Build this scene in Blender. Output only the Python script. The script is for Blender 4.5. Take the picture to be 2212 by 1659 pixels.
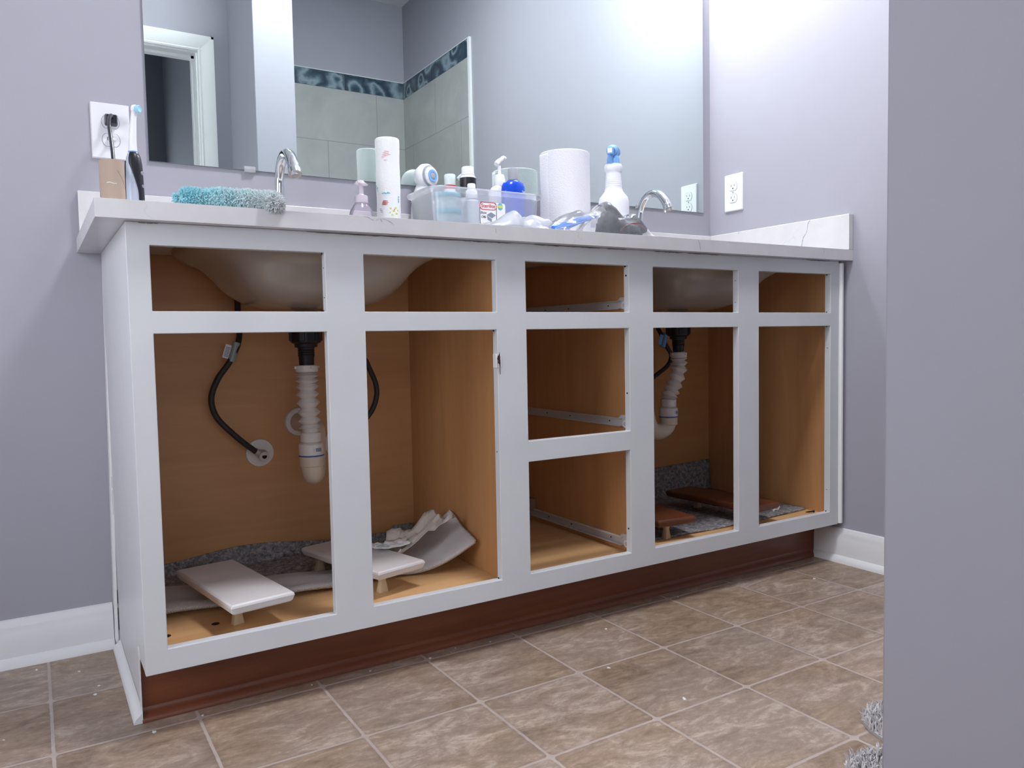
import bpy, bmesh, math, random
from math import sin, cos, pi, radians as R
from mathutils import Vector, Matrix, noise
random.seed(7)
S = bpy.context.scene
for o in list(bpy.data.objects): bpy.data.objects.remove(o)
C = S.collection

# ------------------------------------------------------------------ camera, world, lights, exposure
cam_d = bpy.data.cameras.new('camera'); cam = bpy.data.objects.new('camera', cam_d); C.objects.link(cam)
YAW, PIT, ROL = 0.5511857, -0.0577424, -0.0190762
fw = Vector((sin(YAW)*cos(PIT), cos(YAW)*cos(PIT), sin(PIT)))
rt = Vector((cos(YAW), -sin(YAW), 0)); up = rt.cross(fw)
r2 = cos(ROL)*rt + sin(ROL)*up; u2 = -sin(ROL)*rt + cos(ROL)*up
cam.matrix_world = Matrix(((r2.x, u2.x, -fw.x, -0.14057), (r2.y, u2.y, -fw.y, -1.42562), (r2.z, u2.z, -fw.z, 0.67225), (0, 0, 0, 1)))
cam_d.sensor_width = 36; cam_d.lens = 36*1687.55/2212; cam_d.clip_start = 0.02
S.camera = cam

w = bpy.data.worlds.new('world'); S.world = w; w.use_nodes = True
w.node_tree.nodes['Background'].inputs[0].default_value = (0.6, 0.68, 0.8, 1)
w.node_tree.nodes['Background'].inputs[1].default_value = 0.05
S.view_settings.view_transform = 'Standard'; S.view_settings.look = 'None'
S.view_settings.exposure = 0.0; S.view_settings.gamma = 1; S.view_settings.use_curve_mapping = False
VANITY_W, CEIL_W, FILL_HALL, FILL_LEFT = 150.0, 80.0, 3.2, 6.0        # emission: vanity bulbs, ceiling lamp, added fill from the hall and left-wall window

# ------------------------------------------------------------------ material helpers
class NT:
    def __init__(s, name):
        s.m = bpy.data.materials.new(name); s.m.use_nodes = True; s.t = s.m.node_tree; s.n = s.t.nodes
        s.b = s.n['Principled BSDF']; s.out = s.n['Material Output']
    def node(s, ty, **k):
        n = s.n.new(ty)
        for a, v in k.items(): setattr(n, a, v)
        return n
    def L(s, a, b): s.t.links.new(a, b)
    def put(s, sock, v):
        if hasattr(v, 'links'): s.L(v, sock)
        else: sock.default_value = v
    def M(s, op, a, b=0.0, c=None, clamp=False):
        n = s.node('ShaderNodeMath', operation=op, use_clamp=clamp); s.put(n.inputs[0], a); s.put(n.inputs[1], b)
        if c is not None: s.put(n.inputs[2], c)
        return n.outputs[0]
    def mix(s, f, a, b):
        n = s.node('ShaderNodeMix', data_type='RGBA'); s.put(n.inputs[0], f); s.put(n.inputs[6], a); s.put(n.inputs[7], b); return n.outputs[2]
    def noise(s, vec, scale, det=4, rough=.55, dist=0):
        n = s.node('ShaderNodeTexNoise'); s.L(vec, n.inputs['Vector']); n.inputs['Scale'].default_value = scale
        n.inputs['Detail'].default_value = det; n.inputs['Roughness'].default_value = rough; n.inputs['Distortion'].default_value = dist
        return n.outputs['Fac']
    def pos(s): return s.node('ShaderNodeNewGeometry').outputs['Position']
    def obj(s): return s.node('ShaderNodeTexCoord').outputs['Object']
    def map(s, vec, sc=(1, 1, 1), loc=(0, 0, 0), rot=(0, 0, 0)):
        n = s.node('ShaderNodeMapping'); s.L(vec, n.inputs[0]); n.inputs['Scale'].default_value = sc
        n.inputs['Location'].default_value = loc; n.inputs['Rotation'].default_value = rot; return n.outputs[0]
    def ramp(s, f, stops):
        n = s.node('ShaderNodeValToRGB'); s.L(f, n.inputs[0]); e = n.color_ramp.elements
        while len(e) < len(stops): e.new(0.5)
        for k, (p, c) in enumerate(stops): e[k].position = p; e[k].color = c if len(c) == 4 else (*c, 1)
        return n.outputs[0]
    def bump(s, h, st=.2, d=.002):
        n = s.node('ShaderNodeBump'); s.L(h, n.inputs['Height']); n.inputs['Strength'].default_value = st; n.inputs['Distance'].default_value = d
        s.L(n.outputs[0], s.b.inputs['Normal'])
    def sep(s, v):
        n = s.node('ShaderNodeSeparateXYZ'); s.L(v, n.inputs[0]); return n.outputs

def c4(c): return (*c, 1) if len(c) == 3 else c
def mat(name, col, rough=.5, metal=0, trans=0, ior=1.45, alpha=1, coat=0, bump=None, vary=0, spec=.5, sss=0):
    t = NT(name); b = t.b; b.inputs['Base Color'].default_value = c4(col); b.inputs['Roughness'].default_value = rough
    b.inputs['Metallic'].default_value = metal; b.inputs['Transmission Weight'].default_value = trans; b.inputs['IOR'].default_value = ior
    b.inputs['Alpha'].default_value = alpha; b.inputs['Coat Weight'].default_value = coat; b.inputs['Specular IOR Level'].default_value = spec
    if sss: b.inputs['Subsurface Weight'].default_value = sss; b.inputs['Subsurface Scale'].default_value = .01
    if vary or bump: o = t.obj()
    if vary:
        f = t.noise(o, 9, 4); t.L(t.mix(t.M('MULTIPLY', f, 1.0), c4([x*(1-vary) for x in col]), c4([min(1, x*(1+vary)) for x in col])), b.inputs['Base Color'])
    if bump: t.bump(t.noise(o, bump[0], 3), bump[1], bump[2])
    return t.m

MT = {}
MT['wall'] = mat('wall_paint', (.375, .374, .428), .62, bump=(260, .10, .001), vary=.02)
MT['ceil'] = mat('ceiling_paint', (.70, .72, .72), .8, bump=(200, .15, .001), vary=.02)
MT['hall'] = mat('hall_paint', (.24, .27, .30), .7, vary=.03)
MT['trim'] = mat('trim_gloss_white', (.78, .79, .80), .32, bump=(30, .06, .002), vary=.02)
def paint_white():
    t = NT('cabinet_white_paint'); o = t.obj()
    f = t.noise(o, 5, 5); g = t.noise(o, 120, 3)
    t.L(t.ramp(f, [(.3, (.625, .645, .67)), (.7, (.675, .695, .72))]), t.b.inputs['Base Color'])
    t.b.inputs['Roughness'].default_value = .38; t.bump(g, .08, .001); return t.m
MT['white'] = paint_white()
def wood(name, a, b, rough, vert=True, sc=1.0, axis=None):
    t = NT(name); o = t.obj()
    s = {'z': (14, 14, 1.1), 'x': (1.1, 14, 14), 'y': (14, 1.1, 14)}[axis or ('z' if vert else 'x')]
    v = t.map(o, tuple(k*sc for k in s)); f = t.noise(v, 2.2, 6, .6, .6); g = t.noise(t.map(o, (1.5, 1.5, 1.5)), 2.0, 2)
    fine = t.noise(t.map(o, tuple(k*6*sc for k in s)), 3, 3)
    h = t.M('ADD', t.M('MULTIPLY', f, .7), t.M('MULTIPLY', g, .3)); h = t.M('ADD', t.M('MULTIPLY', h, .85), t.M('MULTIPLY', fine, .15))
    t.L(t.ramp(h, [(.32, a), (.68, b)]), t.b.inputs['Base Color']); t.b.inputs['Roughness'].default_value = rough
    t.bump(fine, .05, .0008); return t.m
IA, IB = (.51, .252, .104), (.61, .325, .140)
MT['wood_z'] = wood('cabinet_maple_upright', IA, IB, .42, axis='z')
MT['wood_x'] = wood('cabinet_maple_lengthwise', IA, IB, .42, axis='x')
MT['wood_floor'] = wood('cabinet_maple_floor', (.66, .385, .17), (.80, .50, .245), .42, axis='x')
MT['cherry'] = wood('toe_kick_cherry', (.105, .024, .008), (.205, .056, .018), .36, axis='x')
MT['cherry_board'] = wood('stained_board', (.085, .024, .010), (.155, .046, .017), .38, axis='y')
MT['raw'] = wood('raw_block', (.25, .15, .09), (.35, .22, .13), .7, axis='x')
def floor_mat():
    t = NT('slate_tile_vinyl'); p = t.pos(); x, y, z = t.sep(p)
    TX, TY, GX, GY = .2265, .2296, .0881, .0454
    wob = t.M('MULTIPLY', t.M('SUBTRACT', t.noise(p, 60, 2), .5), .003)
    u = t.M('DIVIDE', t.M('SUBTRACT', t.M('ADD', x, wob), GX), TX); v = t.M('DIVIDE', t.M('SUBTRACT', t.M('ADD', y, wob), GY), TY)
    fu, fv, iu, iv = t.M('FRACT', u), t.M('FRACT', v), t.M('FLOOR', u), t.M('FLOOR', v)
    du = t.M('MULTIPLY', t.M('MINIMUM', fu, t.M('SUBTRACT', 1, fu)), TX); dv = t.M('MULTIPLY', t.M('MINIMUM', fv, t.M('SUBTRACT', 1, fv)), TY)
    RR = .011
    a = t.M('MAXIMUM', t.M('SUBTRACT', RR, du), 0); b = t.M('MAXIMUM', t.M('SUBTRACT', RR, dv), 0)
    sd = t.M('SUBTRACT', RR, t.M('SQRT', t.M('ADD', t.M('MULTIPLY', a, a), t.M('MULTIPLY', b, b))))
    g = t.node('ShaderNodeMapRange', interpolation_type='SMOOTHSTEP'); t.L(sd, g.inputs[0]); g.inputs[1].default_value = .0020; g.inputs[2].default_value = .0034
    tile = g.outputs[0]
    g2 = t.node('ShaderNodeMapRange'); t.L(sd, g2.inputs[0]); g2.inputs[1].default_value = .002; g2.inputs[2].default_value = .010; edge = g2.outputs[0]
    cv = t.node('ShaderNodeCombineXYZ'); t.L(iu, cv.inputs[0]); t.L(iv, cv.inputs[1])
    wn = t.node('ShaderNodeTexWhiteNoise'); t.L(cv.outputs[0], wn.inputs['Vector'])
    off = t.node('ShaderNodeVectorMath', operation='SCALE'); t.L(wn.outputs['Color'], off.inputs[0]); off.inputs['Scale'].default_value = 9
    ad = t.node('ShaderNodeVectorMath', operation='ADD'); t.L(p, ad.inputs[0]); t.L(off.outputs[0], ad.inputs[1])
    q = t.map(ad.outputs[0], (1, 2.2, 1), rot=(0, 0, .35))
    n1 = t.noise(q, 9, 10, .70, 1.1); n2 = t.noise(q, 48, 8, .75, .6); n3 = t.noise(t.map(ad.outputs[0], (1, 1, 1)), 4, 3)
    h = t.M('ADD', t.M('MULTIPLY', n1, .62), t.M('MULTIPLY', n2, .38))
    h = t.M('ADD', h, t.M('MULTIPLY', t.M('SUBTRACT', wn.outputs['Value'], .5), .05))
    col = t.ramp(h, [(.36, (.17, .115, .078)), (.46, (.275, .195, .135)), (.55, (.36, .262, .188)), (.66, (.56, .45, .36))])
    grey = t.ramp(h, [(.34, (.20, .150, .118)), (.5, (.33, .252, .20)), (.64, (.56, .47, .40))])
    k = t.node('ShaderNodeMapRange'); t.L(n3, k.inputs[0]); k.inputs[1].default_value = .42; k.inputs[2].default_value = .62
    col = t.mix(k.outputs[0], col, grey)
    vor = t.noise(q, 5, 10, .7, 2.5); cr = t.M('LESS_THAN', t.M('ABSOLUTE', t.M('SUBTRACT', vor, .5)), .004)
    col = t.mix(t.M('MULTIPLY', cr, .35), col, (.10, .075, .06, 1))
    col = t.mix(t.M('MULTIPLY', t.M('SUBTRACT', 1, edge), .30), col, (.19, .135, .11, 1))
    gn = t.noise(p, 30, 4); gc = t.ramp(gn, [(.3, (.40, .33, .29)), (.7, (.48, .41, .37))])
    t.L(t.mix(tile, gc, col), t.b.inputs['Base Color'])
    t.b.inputs['Roughness'].default_value = .42
    hh = t.M('ADD', t.M('MULTIPLY', tile, .6), t.M('MULTIPLY', n2, .4)); t.bump(hh, .25, .0015)
    return t.m
MT['floor'] = floor_mat()
def quartz():
    t = NT('white_quartz'); p = t.pos()
    q = t.map(p, (1, 1, 1), loc=(3.3, 1.7, .4))
    n = t.noise(q, 1.7, 5, .55, 1.4); m = t.noise(q, 3.0, 2); fine = t.noise(q, 20, 3)
    d = t.M('ABSOLUTE', t.M('SUBTRACT', n, .5)); v = t.node('ShaderNodeMapRange'); t.L(d, v.inputs[0]); v.inputs[1].default_value = .0035; v.inputs[2].default_value = .0; v.inputs[3].default_value = 0; v.inputs[4].default_value = 1
    mm = t.node('ShaderNodeMapRange'); t.L(m, mm.inputs[0]); mm.inputs[1].default_value = .50; mm.inputs[2].default_value = .60
    f = t.M('MULTIPLY', t.M('MULTIPLY', v.outputs[0], mm.outputs[0]), .22, clamp=True)
    base = t.ramp(fine, [(.3, (.635, .625, .635)), (.7, (.68, .67, .68))])
    t.L(t.mix(f, base, (.30, .33, .37, 1)), t.b.inputs['Base Color']); t.b.inputs['Roughness'].default_value = .22
    return t.m
MT['quartz'] = quartz()
MT['vein'] = mat('quartz_vein', (.36, .39, .43), .25, vary=.25)
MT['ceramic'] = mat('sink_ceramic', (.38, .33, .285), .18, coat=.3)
MT['chrome'] = mat('chrome', (.78, .80, .82), .06, metal=1)
MT['steel'] = mat('brushed_fitting', (.52, .52, .53), .28, metal=.35)
MT['mirror'] = mat('mirror_silver', (.80, .885, .86), .0, metal=1)
MT['mirror_edge'] = mat('mirror_edge', (.20, .26, .27), .2)
MT['clip'] = mat('clear_clip', (.8, .82, .85), .15, trans=.6)
MT['outlet'] = mat('outlet_plastic', (.80, .81, .84), .3)
MT['black'] = mat('black_plastic', (.012, .013, .018), .35)
MT['rubber'] = mat('braided_hose', (.030, .026, .028), .45, bump=(900, .5, .001))
MT['hole'] = mat('dark_hole', (.01, .008, .007), .9)
MT['card'] = mat('kraft_card', (.42, .32, .255), .8, bump=(60, .1, .001), vary=.06)
MT['pvc'] = mat('white_pvc', (.74, .71, .68), .35)
MT['pvc2'] = mat('aged_pvc', (.66, .58, .47), .35, vary=.08)
MT['slide'] = mat('white_epoxy_steel', (.62, .60, .60), .3)
MT['cream'] = mat('cream_plastic', (.62, .50, .33), .5)
MT['board'] = mat('satin_white_board', (.72, .70, .70), .4, bump=(60, .1, .001))
MT['plastic_white'] = mat('white_plastic', (.80, .81, .84), .28)
MT['plastic_grey'] = mat('grey_plastic', (.35, .36, .40), .35)
MT['blue'] = mat('cobalt_plastic', (.01, .075, .62), .18)
MT['lightblue'] = mat('sky_blue_plastic', (.20, .42, .80), .25)
MT['teal'] = mat('teal_lid', (.05, .34, .44), .4)
MT['yellow'] = mat('yellow_green_jar', (.62, .66, .35), .4)
MT['red'] = mat('red_print', (.55, .03, .04), .5)
MT['navy'] = mat('dark_print', (.03, .04, .07), .5)
MT['ink_grey'] = mat('grey_print', (.22, .26, .31), .5)
MT['cyan_ink'] = mat('cyan_print', (.10, .42, .55), .6)
MT['yellow_ink'] = mat('yellow_print', (.60, .60, .12), .6)
MT['pink_ink'] = mat('pink_print', (.75, .40, .42), .7)
MT['paper_label'] = mat('label_paper', (.78, .79, .80), .5)
MT['darkfab'] = mat('charcoal_fabric', (.035, .037, .045), .8, bump=(90, .6, .004), vary=.3)
MT['brown_spot'] = mat('bare_brown_wood', (.035, .014, .010), .8)
MT['screw'] = mat('black_screw', (.02, .018, .016), .4, metal=.6)
MT['bristle'] = mat('blue_bristles', (.35, .65, .85), .6)
def felt():
    t = NT('speckled_grey_felt'); o = t.obj(); a = t.noise(o, 85, 5, .8); b = t.noise(o, 240, 3, .8)
    t.L(t.ramp(t.M('ADD', t.M('MULTIPLY', a, .7), t.M('MULTIPLY', b, .3)), [(.38, (.08, .08, .09)), (.5, (.26, .25, .26)), (.62, (.52, .50, .51))]), t.b.inputs['Base Color'])
    t.b.inputs['Roughness'].default_value = 1; t.bump(a, .8, .003); return t.m
MT['felt'] = felt()
def ribcloth():
    t = NT('ribbed_white_cloth'); o = t.obj(); x, y, z = t.sep(o)
    wv = t.M('MULTIPLY', t.M('SINE', t.M('MULTIPLY', x, 1500)), t.M('SINE', t.M('MULTIPLY', t.M('ADD', y, z), 1500)))
    t.b.inputs['Base Color'].default_value = (.68, .65, .66, 1); t.b.inputs['Roughness'].default_value = .9; t.bump(wv, .7, .0012); return t.m
MT['cloth'] = ribcloth()
def towel_paper(name, col, sc=70):
    t = NT(name); o = t.obj(); a = t.noise(t.map(o, (1, 1, 1.6)), sc*3, 2, .5, .5)
    t.b.inputs['Base Color'].default_value = c4(col); t.b.inputs['Roughness'].default_value = .9; t.bump(a, .55, .003); return t.m
MT['ptowel'] = towel_paper('embossed_paper_towel', (.76, .76, .80))
MT['tissue'] = towel_paper('crumpled_paper', (.62, .56, .51), 30)
def printed_towel():
    t = NT('printed_paper_towel'); o = t.obj(); a = t.noise(o, 200, 2, .5, .5)
    t.b.inputs['Base Color'].default_value = (.78, .79, .79, 1); t.b.inputs['Roughness'].default_value = .9; t.bump(a, .4, .002); return t.m
MT['ptowel2'] = printed_towel()
def film(name, col, op=.35, rough=.25):
    t = NT(name); t.n.remove(t.b)
    d = t.node('ShaderNodeBsdfDiffuse'); d.inputs[0].default_value = c4(col); tl = t.node('ShaderNodeBsdfTranslucent'); tl.inputs[0].default_value = c4(col)
    gl = t.node('ShaderNodeBsdfGlossy'); gl.inputs['Roughness'].default_value = rough; gl.inputs[0].default_value = (1, 1, 1, 1); tr = t.node('ShaderNodeBsdfTransparent')
    m1 = t.node('ShaderNodeMixShader'); m1.inputs[0].default_value = .45; t.L(d.outputs[0], m1.inputs[1]); t.L(tl.outputs[0], m1.inputs[2])
    m2 = t.node('ShaderNodeMixShader'); m2.inputs[0].default_value = op; t.L(tr.outputs[0], m2.inputs[1]); t.L(m1.outputs[0], m2.inputs[2])
    fr = t.node('ShaderNodeFresnel'); fr.inputs[0].default_value = 1.4
    m3 = t.node('ShaderNodeMixShader'); t.L(fr.outputs[0], m3.inputs[0]); t.L(m2.outputs[0], m3.inputs[1]); t.L(gl.outputs[0], m3.inputs[2])
    t.L(m3.outputs[0], t.out.inputs[0]); return t.m
MT['tub'] = film('frosted_tub_plastic', (.84, .88, .97), .27, .3)
MT['bag_white'] = film('milky_plastic_film', (.88, .92, 1.0), .62, .2)
MT['bag_clear'] = film('clear_plastic_film', (.9, .93, .97), .16, .10)
MT['soap'] = film('lilac_soap_bottle', (.74, .66, .80), .28, .12)
MT['jar'] = film('clear_jar_plastic', (.66, .84, .86), .75, .2)
MT['pump_tint'] = film('pale_pink_plastic', (.92, .84, .93), .7, .2)
MT['spray_body'] = mat('spray_bottle_plastic', (.80, .82, .88), .35)
def chenille():
    t = NT('teal_to_grey_chenille'); o = t.obj(); x, y, z = t.sep(o)
    f = t.M('ADD', t.M('DIVIDE', x, .185), t.M('MULTIPLY', t.M('SUBTRACT', t.noise(o, 60, 3), .5), .5))
    t.L(t.ramp(f, [(.0, (.27, .60, .68)), (.3, (.42, .70, .75)), (.62, (.62, .71, .73)), (.95, (.67, .68, .69))]), t.b.inputs['Base Color'])
    t.b.inputs['Roughness'].default_value = .95; return t.m
MT['chenille'] = chenille()
def agate():
    t = NT('blue_agate_tile'); p = t.pos()
    v = t.node('ShaderNodeTexVoronoi', feature='SMOOTH_F1'); q = t.map(p, (1, 1, 1), loc=(.3, .2, .5))
    nz = t.node('ShaderNodeTexNoise'); t.L(q, nz.inputs['Vector']); nz.inputs['Scale'].default_value = 5; nz.inputs['Detail'].default_value = 4
    vm = t.node('ShaderNodeVectorMath', operation='SCALE'); t.L(nz.outputs['Color'], vm.inputs[0]); vm.inputs['Scale'].default_value = .12
    va = t.node('ShaderNodeVectorMath', operation='ADD'); t.L(q, va.inputs[0]); t.L(vm.outputs[0], va.inputs[1])
    t.L(va.outputs[0], v.inputs['Vector']); v.inputs['Scale'].default_value = 8.5
    rings = t.M('SINE', t.M('ADD', t.M('MULTIPLY', v.outputs['Distance'], 22), t.M('MULTIPLY', t.noise(q, 14, 3), 4)))
    t.L(t.ramp(t.M('ADD', t.M('MULTIPLY', rings, .35), .5), [(.1, (.018, .040, .065)), (.5, (.06, .10, .14)), (.78, (.17, .24, .29)), (.97, (.38, .45, .50))]), t.b.inputs['Base Color'])
    t.b.inputs['Roughness'].default_value = .25; return t.m
MT['agate'] = agate()
def shower_tile():
    t = NT('shower_wall_tile'); p = t.pos(); x, y, z = t.sep(p)
    u = t.M('ADD', x, y); row = t.M('DIVIDE', t.M('SUBTRACT', z, 2.137), .302); ir = t.M('FLOOR', row)
    uu = t.M('DIVIDE', t.M('ADD', u, t.M('MULTIPLY', ir, .3)), .605)
    du = t.M('MULTIPLY', t.M('MINIMUM', t.M('FRACT', uu), t.M('SUBTRACT', 1, t.M('FRACT', uu))), .605)
    dv = t.M('MULTIPLY', t.M('MINIMUM', t.M('FRACT', row), t.M('SUBTRACT', 1, t.M('FRACT', row))), .302)
    g = t.M('LESS_THAN', t.M('MINIMUM', du, dv), .0020)
    n = t.noise(p, 3, 6, .6, 1.5); base = t.ramp(n, [(.35, (.37, .385, .375)), (.65, (.44, .45, .435))])
    t.L(t.mix(g, base, (.27, .28, .29, 1)), t.b.inputs['Base Color']); t.b.inputs['Roughness'].default_value = .25; return t.m
MT['stile'] = shower_tile()
def emit(name, col, st):
    t = NT(name); t.b.inputs['Base Color'].default_value = (.8, .8, .8, 1); t.b.inputs['Emission Color'].default_value = c4(col); t.b.inputs['Emission Strength'].default_value = st; return t.m

# ------------------------------------------------------------------ geometry helpers
def nb(): return bmesh.new()
def box(bm, x0, x1, y0, y1, z0, z1, M=None):
    vs = [bm.verts.new(((x0, x1)[i & 1], (y0, y1)[(i >> 1) & 1], (z0, z1)[(i >> 2) & 1])) for i in range(8)]
    for f in ((0, 2, 3, 1), (4, 5, 7, 6), (0, 1, 5, 4), (2, 6, 7, 3), (0, 4, 6, 2), (1, 3, 7, 5)): bm.faces.new([vs[i] for i in f])
    if M is not None: bmesh.ops.transform(bm, matrix=M, verts=vs)
    return bm
def prism(bm, poly, axis, a, b):
    """poly: 2D points; axis the extrusion axis; the other two axes in xyz order"""
    def P(p, t):
        return {'x': (t, p[0], p[1]), 'y': (p[0], t, p[1]), 'z': (p[0], p[1], t)}[axis]
    A = [bm.verts.new(P(p, a)) for p in poly]; B = [bm.verts.new(P(p, b)) for p in poly]; n = len(poly)
    bm.faces.new(A); bm.faces.new(B[::-1])
    for i in range(n): bm.faces.new((A[i], B[i], B[(i+1) % n], A[(i+1) % n]))
    return bm
def rings(bm, rs, close0=True, close1=True, wrap=True):
    V = [[bm.verts.new(p) for p in r] for r in rs]
    for a, b in zip(V, V[1:]):
        n = len(a)
        for i in range(n if wrap else n-1): bm.faces.new((a[i], a[(i+1) % n], b[(i+1) % n], b[i]))
    if close0: bm.faces.new(V[0][::-1])
    if close1: bm.faces.new(V[-1])
    return bm
def lathe(bm, prof, c=(0, 0, 0), seg=40, M=None, close=True, sx=1, sy=1):
    rs = []
    for r, z in prof:
        r = max(r, 1e-4); ring = [Vector((c[0]+r*sx*cos(2*pi*k/seg), c[1]+r*sy*sin(2*pi*k/seg), c[2]+z)) for k in range(seg)]
        if M is not None: ring = [M @ v for v in ring]
        rs.append(ring)
    return rings(bm, rs, close, close)
def spline(pts, n=12):
    P = [Vector(p) for p in pts]; P = [2*P[0]-P[1]] + P + [2*P[-1]-P[-2]]; out = []
    for i in range(1, len(P)-2):
        for k in range(n):
            t = k/n; a, b, c, d = P[i-1], P[i], P[i+1], P[i+2]
            out.append(.5*((2*b) + (c-a)*t + (2*a-5*b+4*c-d)*t*t + (3*b-a-3*c+d)*t**3))
    out.append(P[-2]); return out
def sweep(bm, pts, rad, seg=14, close=True, sm=10):
    P = spline(pts, sm) if sm else [Vector(p) for p in pts]
    n = len(P); rs = []; T = (P[1]-P[0]).normalized(); U = T.orthogonal().normalized()
    for i, p in enumerate(P):
        T2 = (P[min(i+1, n-1)]-P[max(i-1, 0)]).normalized(); q = T.rotation_difference(T2); U = (q @ U).normalized(); T = T2; W = T.cross(U)
        r = rad(i/(n-1)) if callable(rad) else rad
        rs.append([p+U*(r*cos(2*pi*k/seg))+W*(r*sin(2*pi*k/seg)) for k in range(seg)])
    return rings(bm, rs, close, close)
def rrect(hx, hy, r, z, c=(0, 0), n=5):
    out = []
    for (sx, sy, a0) in ((1, 1, 0), (-1, 1, 90), (-1, -1, 180), (1, -1, 270)):
        for k in range(n+1):
            a = R(a0+90*k/n); out.append(Vector((c[0]+sx*(hx-r)+r*cos(a), c[1]+sy*(hy-r)+r*sin(a), z)))
    return out
def grid(bm, f, nu, nv, thick=0):
    V = [[bm.verts.new(f(i/nu, j/nv)) for j in range(nv+1)] for i in range(nu+1)]
    F = []
    for i in range(nu):
        for j in range(nv): F.append(bm.faces.new((V[i][j], V[i+1][j], V[i+1][j+1], V[i][j+1])))
    return bm
def obj(name, bm, m, parent=None, bevel=0, smooth=True, angle=35, solid=0, sub=0, label=None, loc=None):
    bmesh.ops.recalc_face_normals(bm, faces=bm.faces)
    me = bpy.data.meshes.new(name); bm.to_mesh(me); bm.free()
    if loc is not None and parent is None: me.transform(Matrix.Translation(-Vector(loc)))
    if smooth:
        me.polygons.foreach_set('use_smooth', [True]*len(me.polygons)); me.set_sharp_from_angle(angle=R(angle))
    o = bpy.data.objects.new(name, me); C.objects.link(o); me.materials.append(MT[m] if isinstance(m, str) else m)
    if parent is not None: o.parent = parent
    elif loc is not None: o.location = loc
    if sub: s = o.modifiers.new('subdivision', 'SUBSURF'); s.levels = s.render_levels = sub
    if solid: s = o.modifiers.new('solidify', 'SOLIDIFY'); s.thickness = solid; s.offset = 0
    if bevel: b = o.modifiers.new('bevel', 'BEVEL'); b.width = bevel; b.segments = 2; b.limit_method = 'ANGLE'; b.angle_limit = R(40)
    if label: o['label'] = label
    return o
def thing(name, label, cat, loc=(0, 0, 0), rz=0, group=None):
    o = bpy.data.objects.new(name, None); C.objects.link(o); o.location = loc; o.rotation_euler = (0, 0, rz); o.empty_display_size = .05
    o['label'] = label; o['category'] = cat
    if group: o['group'] = group
    return o
def tag(o, label, cat, group=None, kind=None):
    o['label'] = label; o['category'] = cat
    if group: o['group'] = group
    if kind: o['kind'] = kind
    return o
def struct(name, bm, m, label=None, cat=None, **k):
    o = obj(name, bm, m, **k); o['kind'] = 'structure'
    o['label'] = label or name.replace('_', ' '); o['category'] = cat or name.split('_')[0]
    return o
def copytree(root, loc, rz, label, group=None):
    r = root.copy(); C.objects.link(r); r.location = loc; r.rotation_euler = (0, 0, rz); r['label'] = label
    if group: r['group'] = group
    for ch in list(root.children):
        c = ch.copy(); C.objects.link(c); c.parent = r
        for g in list(ch.children):
            d = g.copy(); C.objects.link(d); d.parent = c
    return r
def text(s, size, M, m, parent, name='lettering', ext=.0002, shear=0, label=None):
    cu = bpy.data.curves.new('text', 'FONT'); cu.body = s; cu.size = size; cu.extrude = ext; cu.shear = shear; cu.align_x = 'CENTER'; cu.align_y = 'CENTER'
    to = bpy.data.objects.new('text', cu); C.objects.link(to); bpy.context.view_layer.update()
    me = bpy.data.meshes.new_from_object(to.evaluated_get(bpy.context.evaluated_depsgraph_get())); bpy.data.objects.remove(to); bpy.data.curves.remove(cu)
    me.transform(M); me.materials.clear(); me.materials.append(MT[m]); o = bpy.data.objects.new(name, me); C.objects.link(o); o.parent = parent
    if label: o['label'] = label
    return o
def FACE_FRONT(x, y, z, sx=1.0): return Matrix.Translation((x, y, z)) @ Matrix.Rotation(R(90), 4, 'X') @ Matrix.Scale(sx, 4, (1, 0, 0))   # text facing -y

# ------------------------------------------------------------------ room dimensions (metres)
YB, XR = .5243, 1.8708            # wall behind the vanity, wall at its right
ZC = 2.69; XL = -1.25; YD = -1.34; YS = -2.0; DX0, DX1, DZ = -.26, .575, 2.005
PX0, PX1, PY = .6986, .865, -.883

# ------------------------------------------------------------------ room shell
struct('floor', box(nb(), XL-.1, XR+.1, -3.4, YB+.1, -.05, 0), 'floor', 'tan and grey slate-look tile floor')
struct('ceiling', box(nb(), XL-.1, XR+.1, -3.4, YB+.1, ZC, ZC+.05), 'ceil', 'off-white ceiling of the bathroom')
struct('wall_back', box(nb(), XL-.1, XR+.1, YB, YB+.1, 0, ZC), 'wall', 'pale lavender grey wall behind the vanity')
struct('wall_right', box(nb(), XR, XR+.1, -3.4, YB, 0, ZC), 'wall', 'pale lavender wall at the right end of the vanity')
struct('wall_left', box(nb(), XL-.1, XL, -3.4, YB, 0, ZC), 'wall', 'painted wall at the left of the room')
struct('wall_partition', box(nb(), PX0, PX1, -3.3, PY, 0, ZC), 'wall', 'lavender grey wall end standing in front at the right', bevel=.003)
bm = nb()
xs = [XL, DX0, DX1, PX0]; zs = [0, DZ, ZC]
box(bm, XL, DX0, YD-.115, YD, 0, ZC); box(bm, DX1, PX0, YD-.115, YD, 0, ZC); box(bm, DX0, DX1, YD-.115, YD, DZ, ZC)
struct('wall_front', bm, 'wall', 'grey wall around the doorway, seen in the mirror')
struct('wall_shower', box(nb(), PX1, XR, YS-.1, YS, 0, ZC), 'wall', 'grey wall at the back of the shower, seen in the mirror')
struct('wall_hall', box(nb(), XL, PX0, -3.4, -3.3, 0, ZC), 'hall', 'dark wall of the unlit room beyond the doorway')
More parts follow.
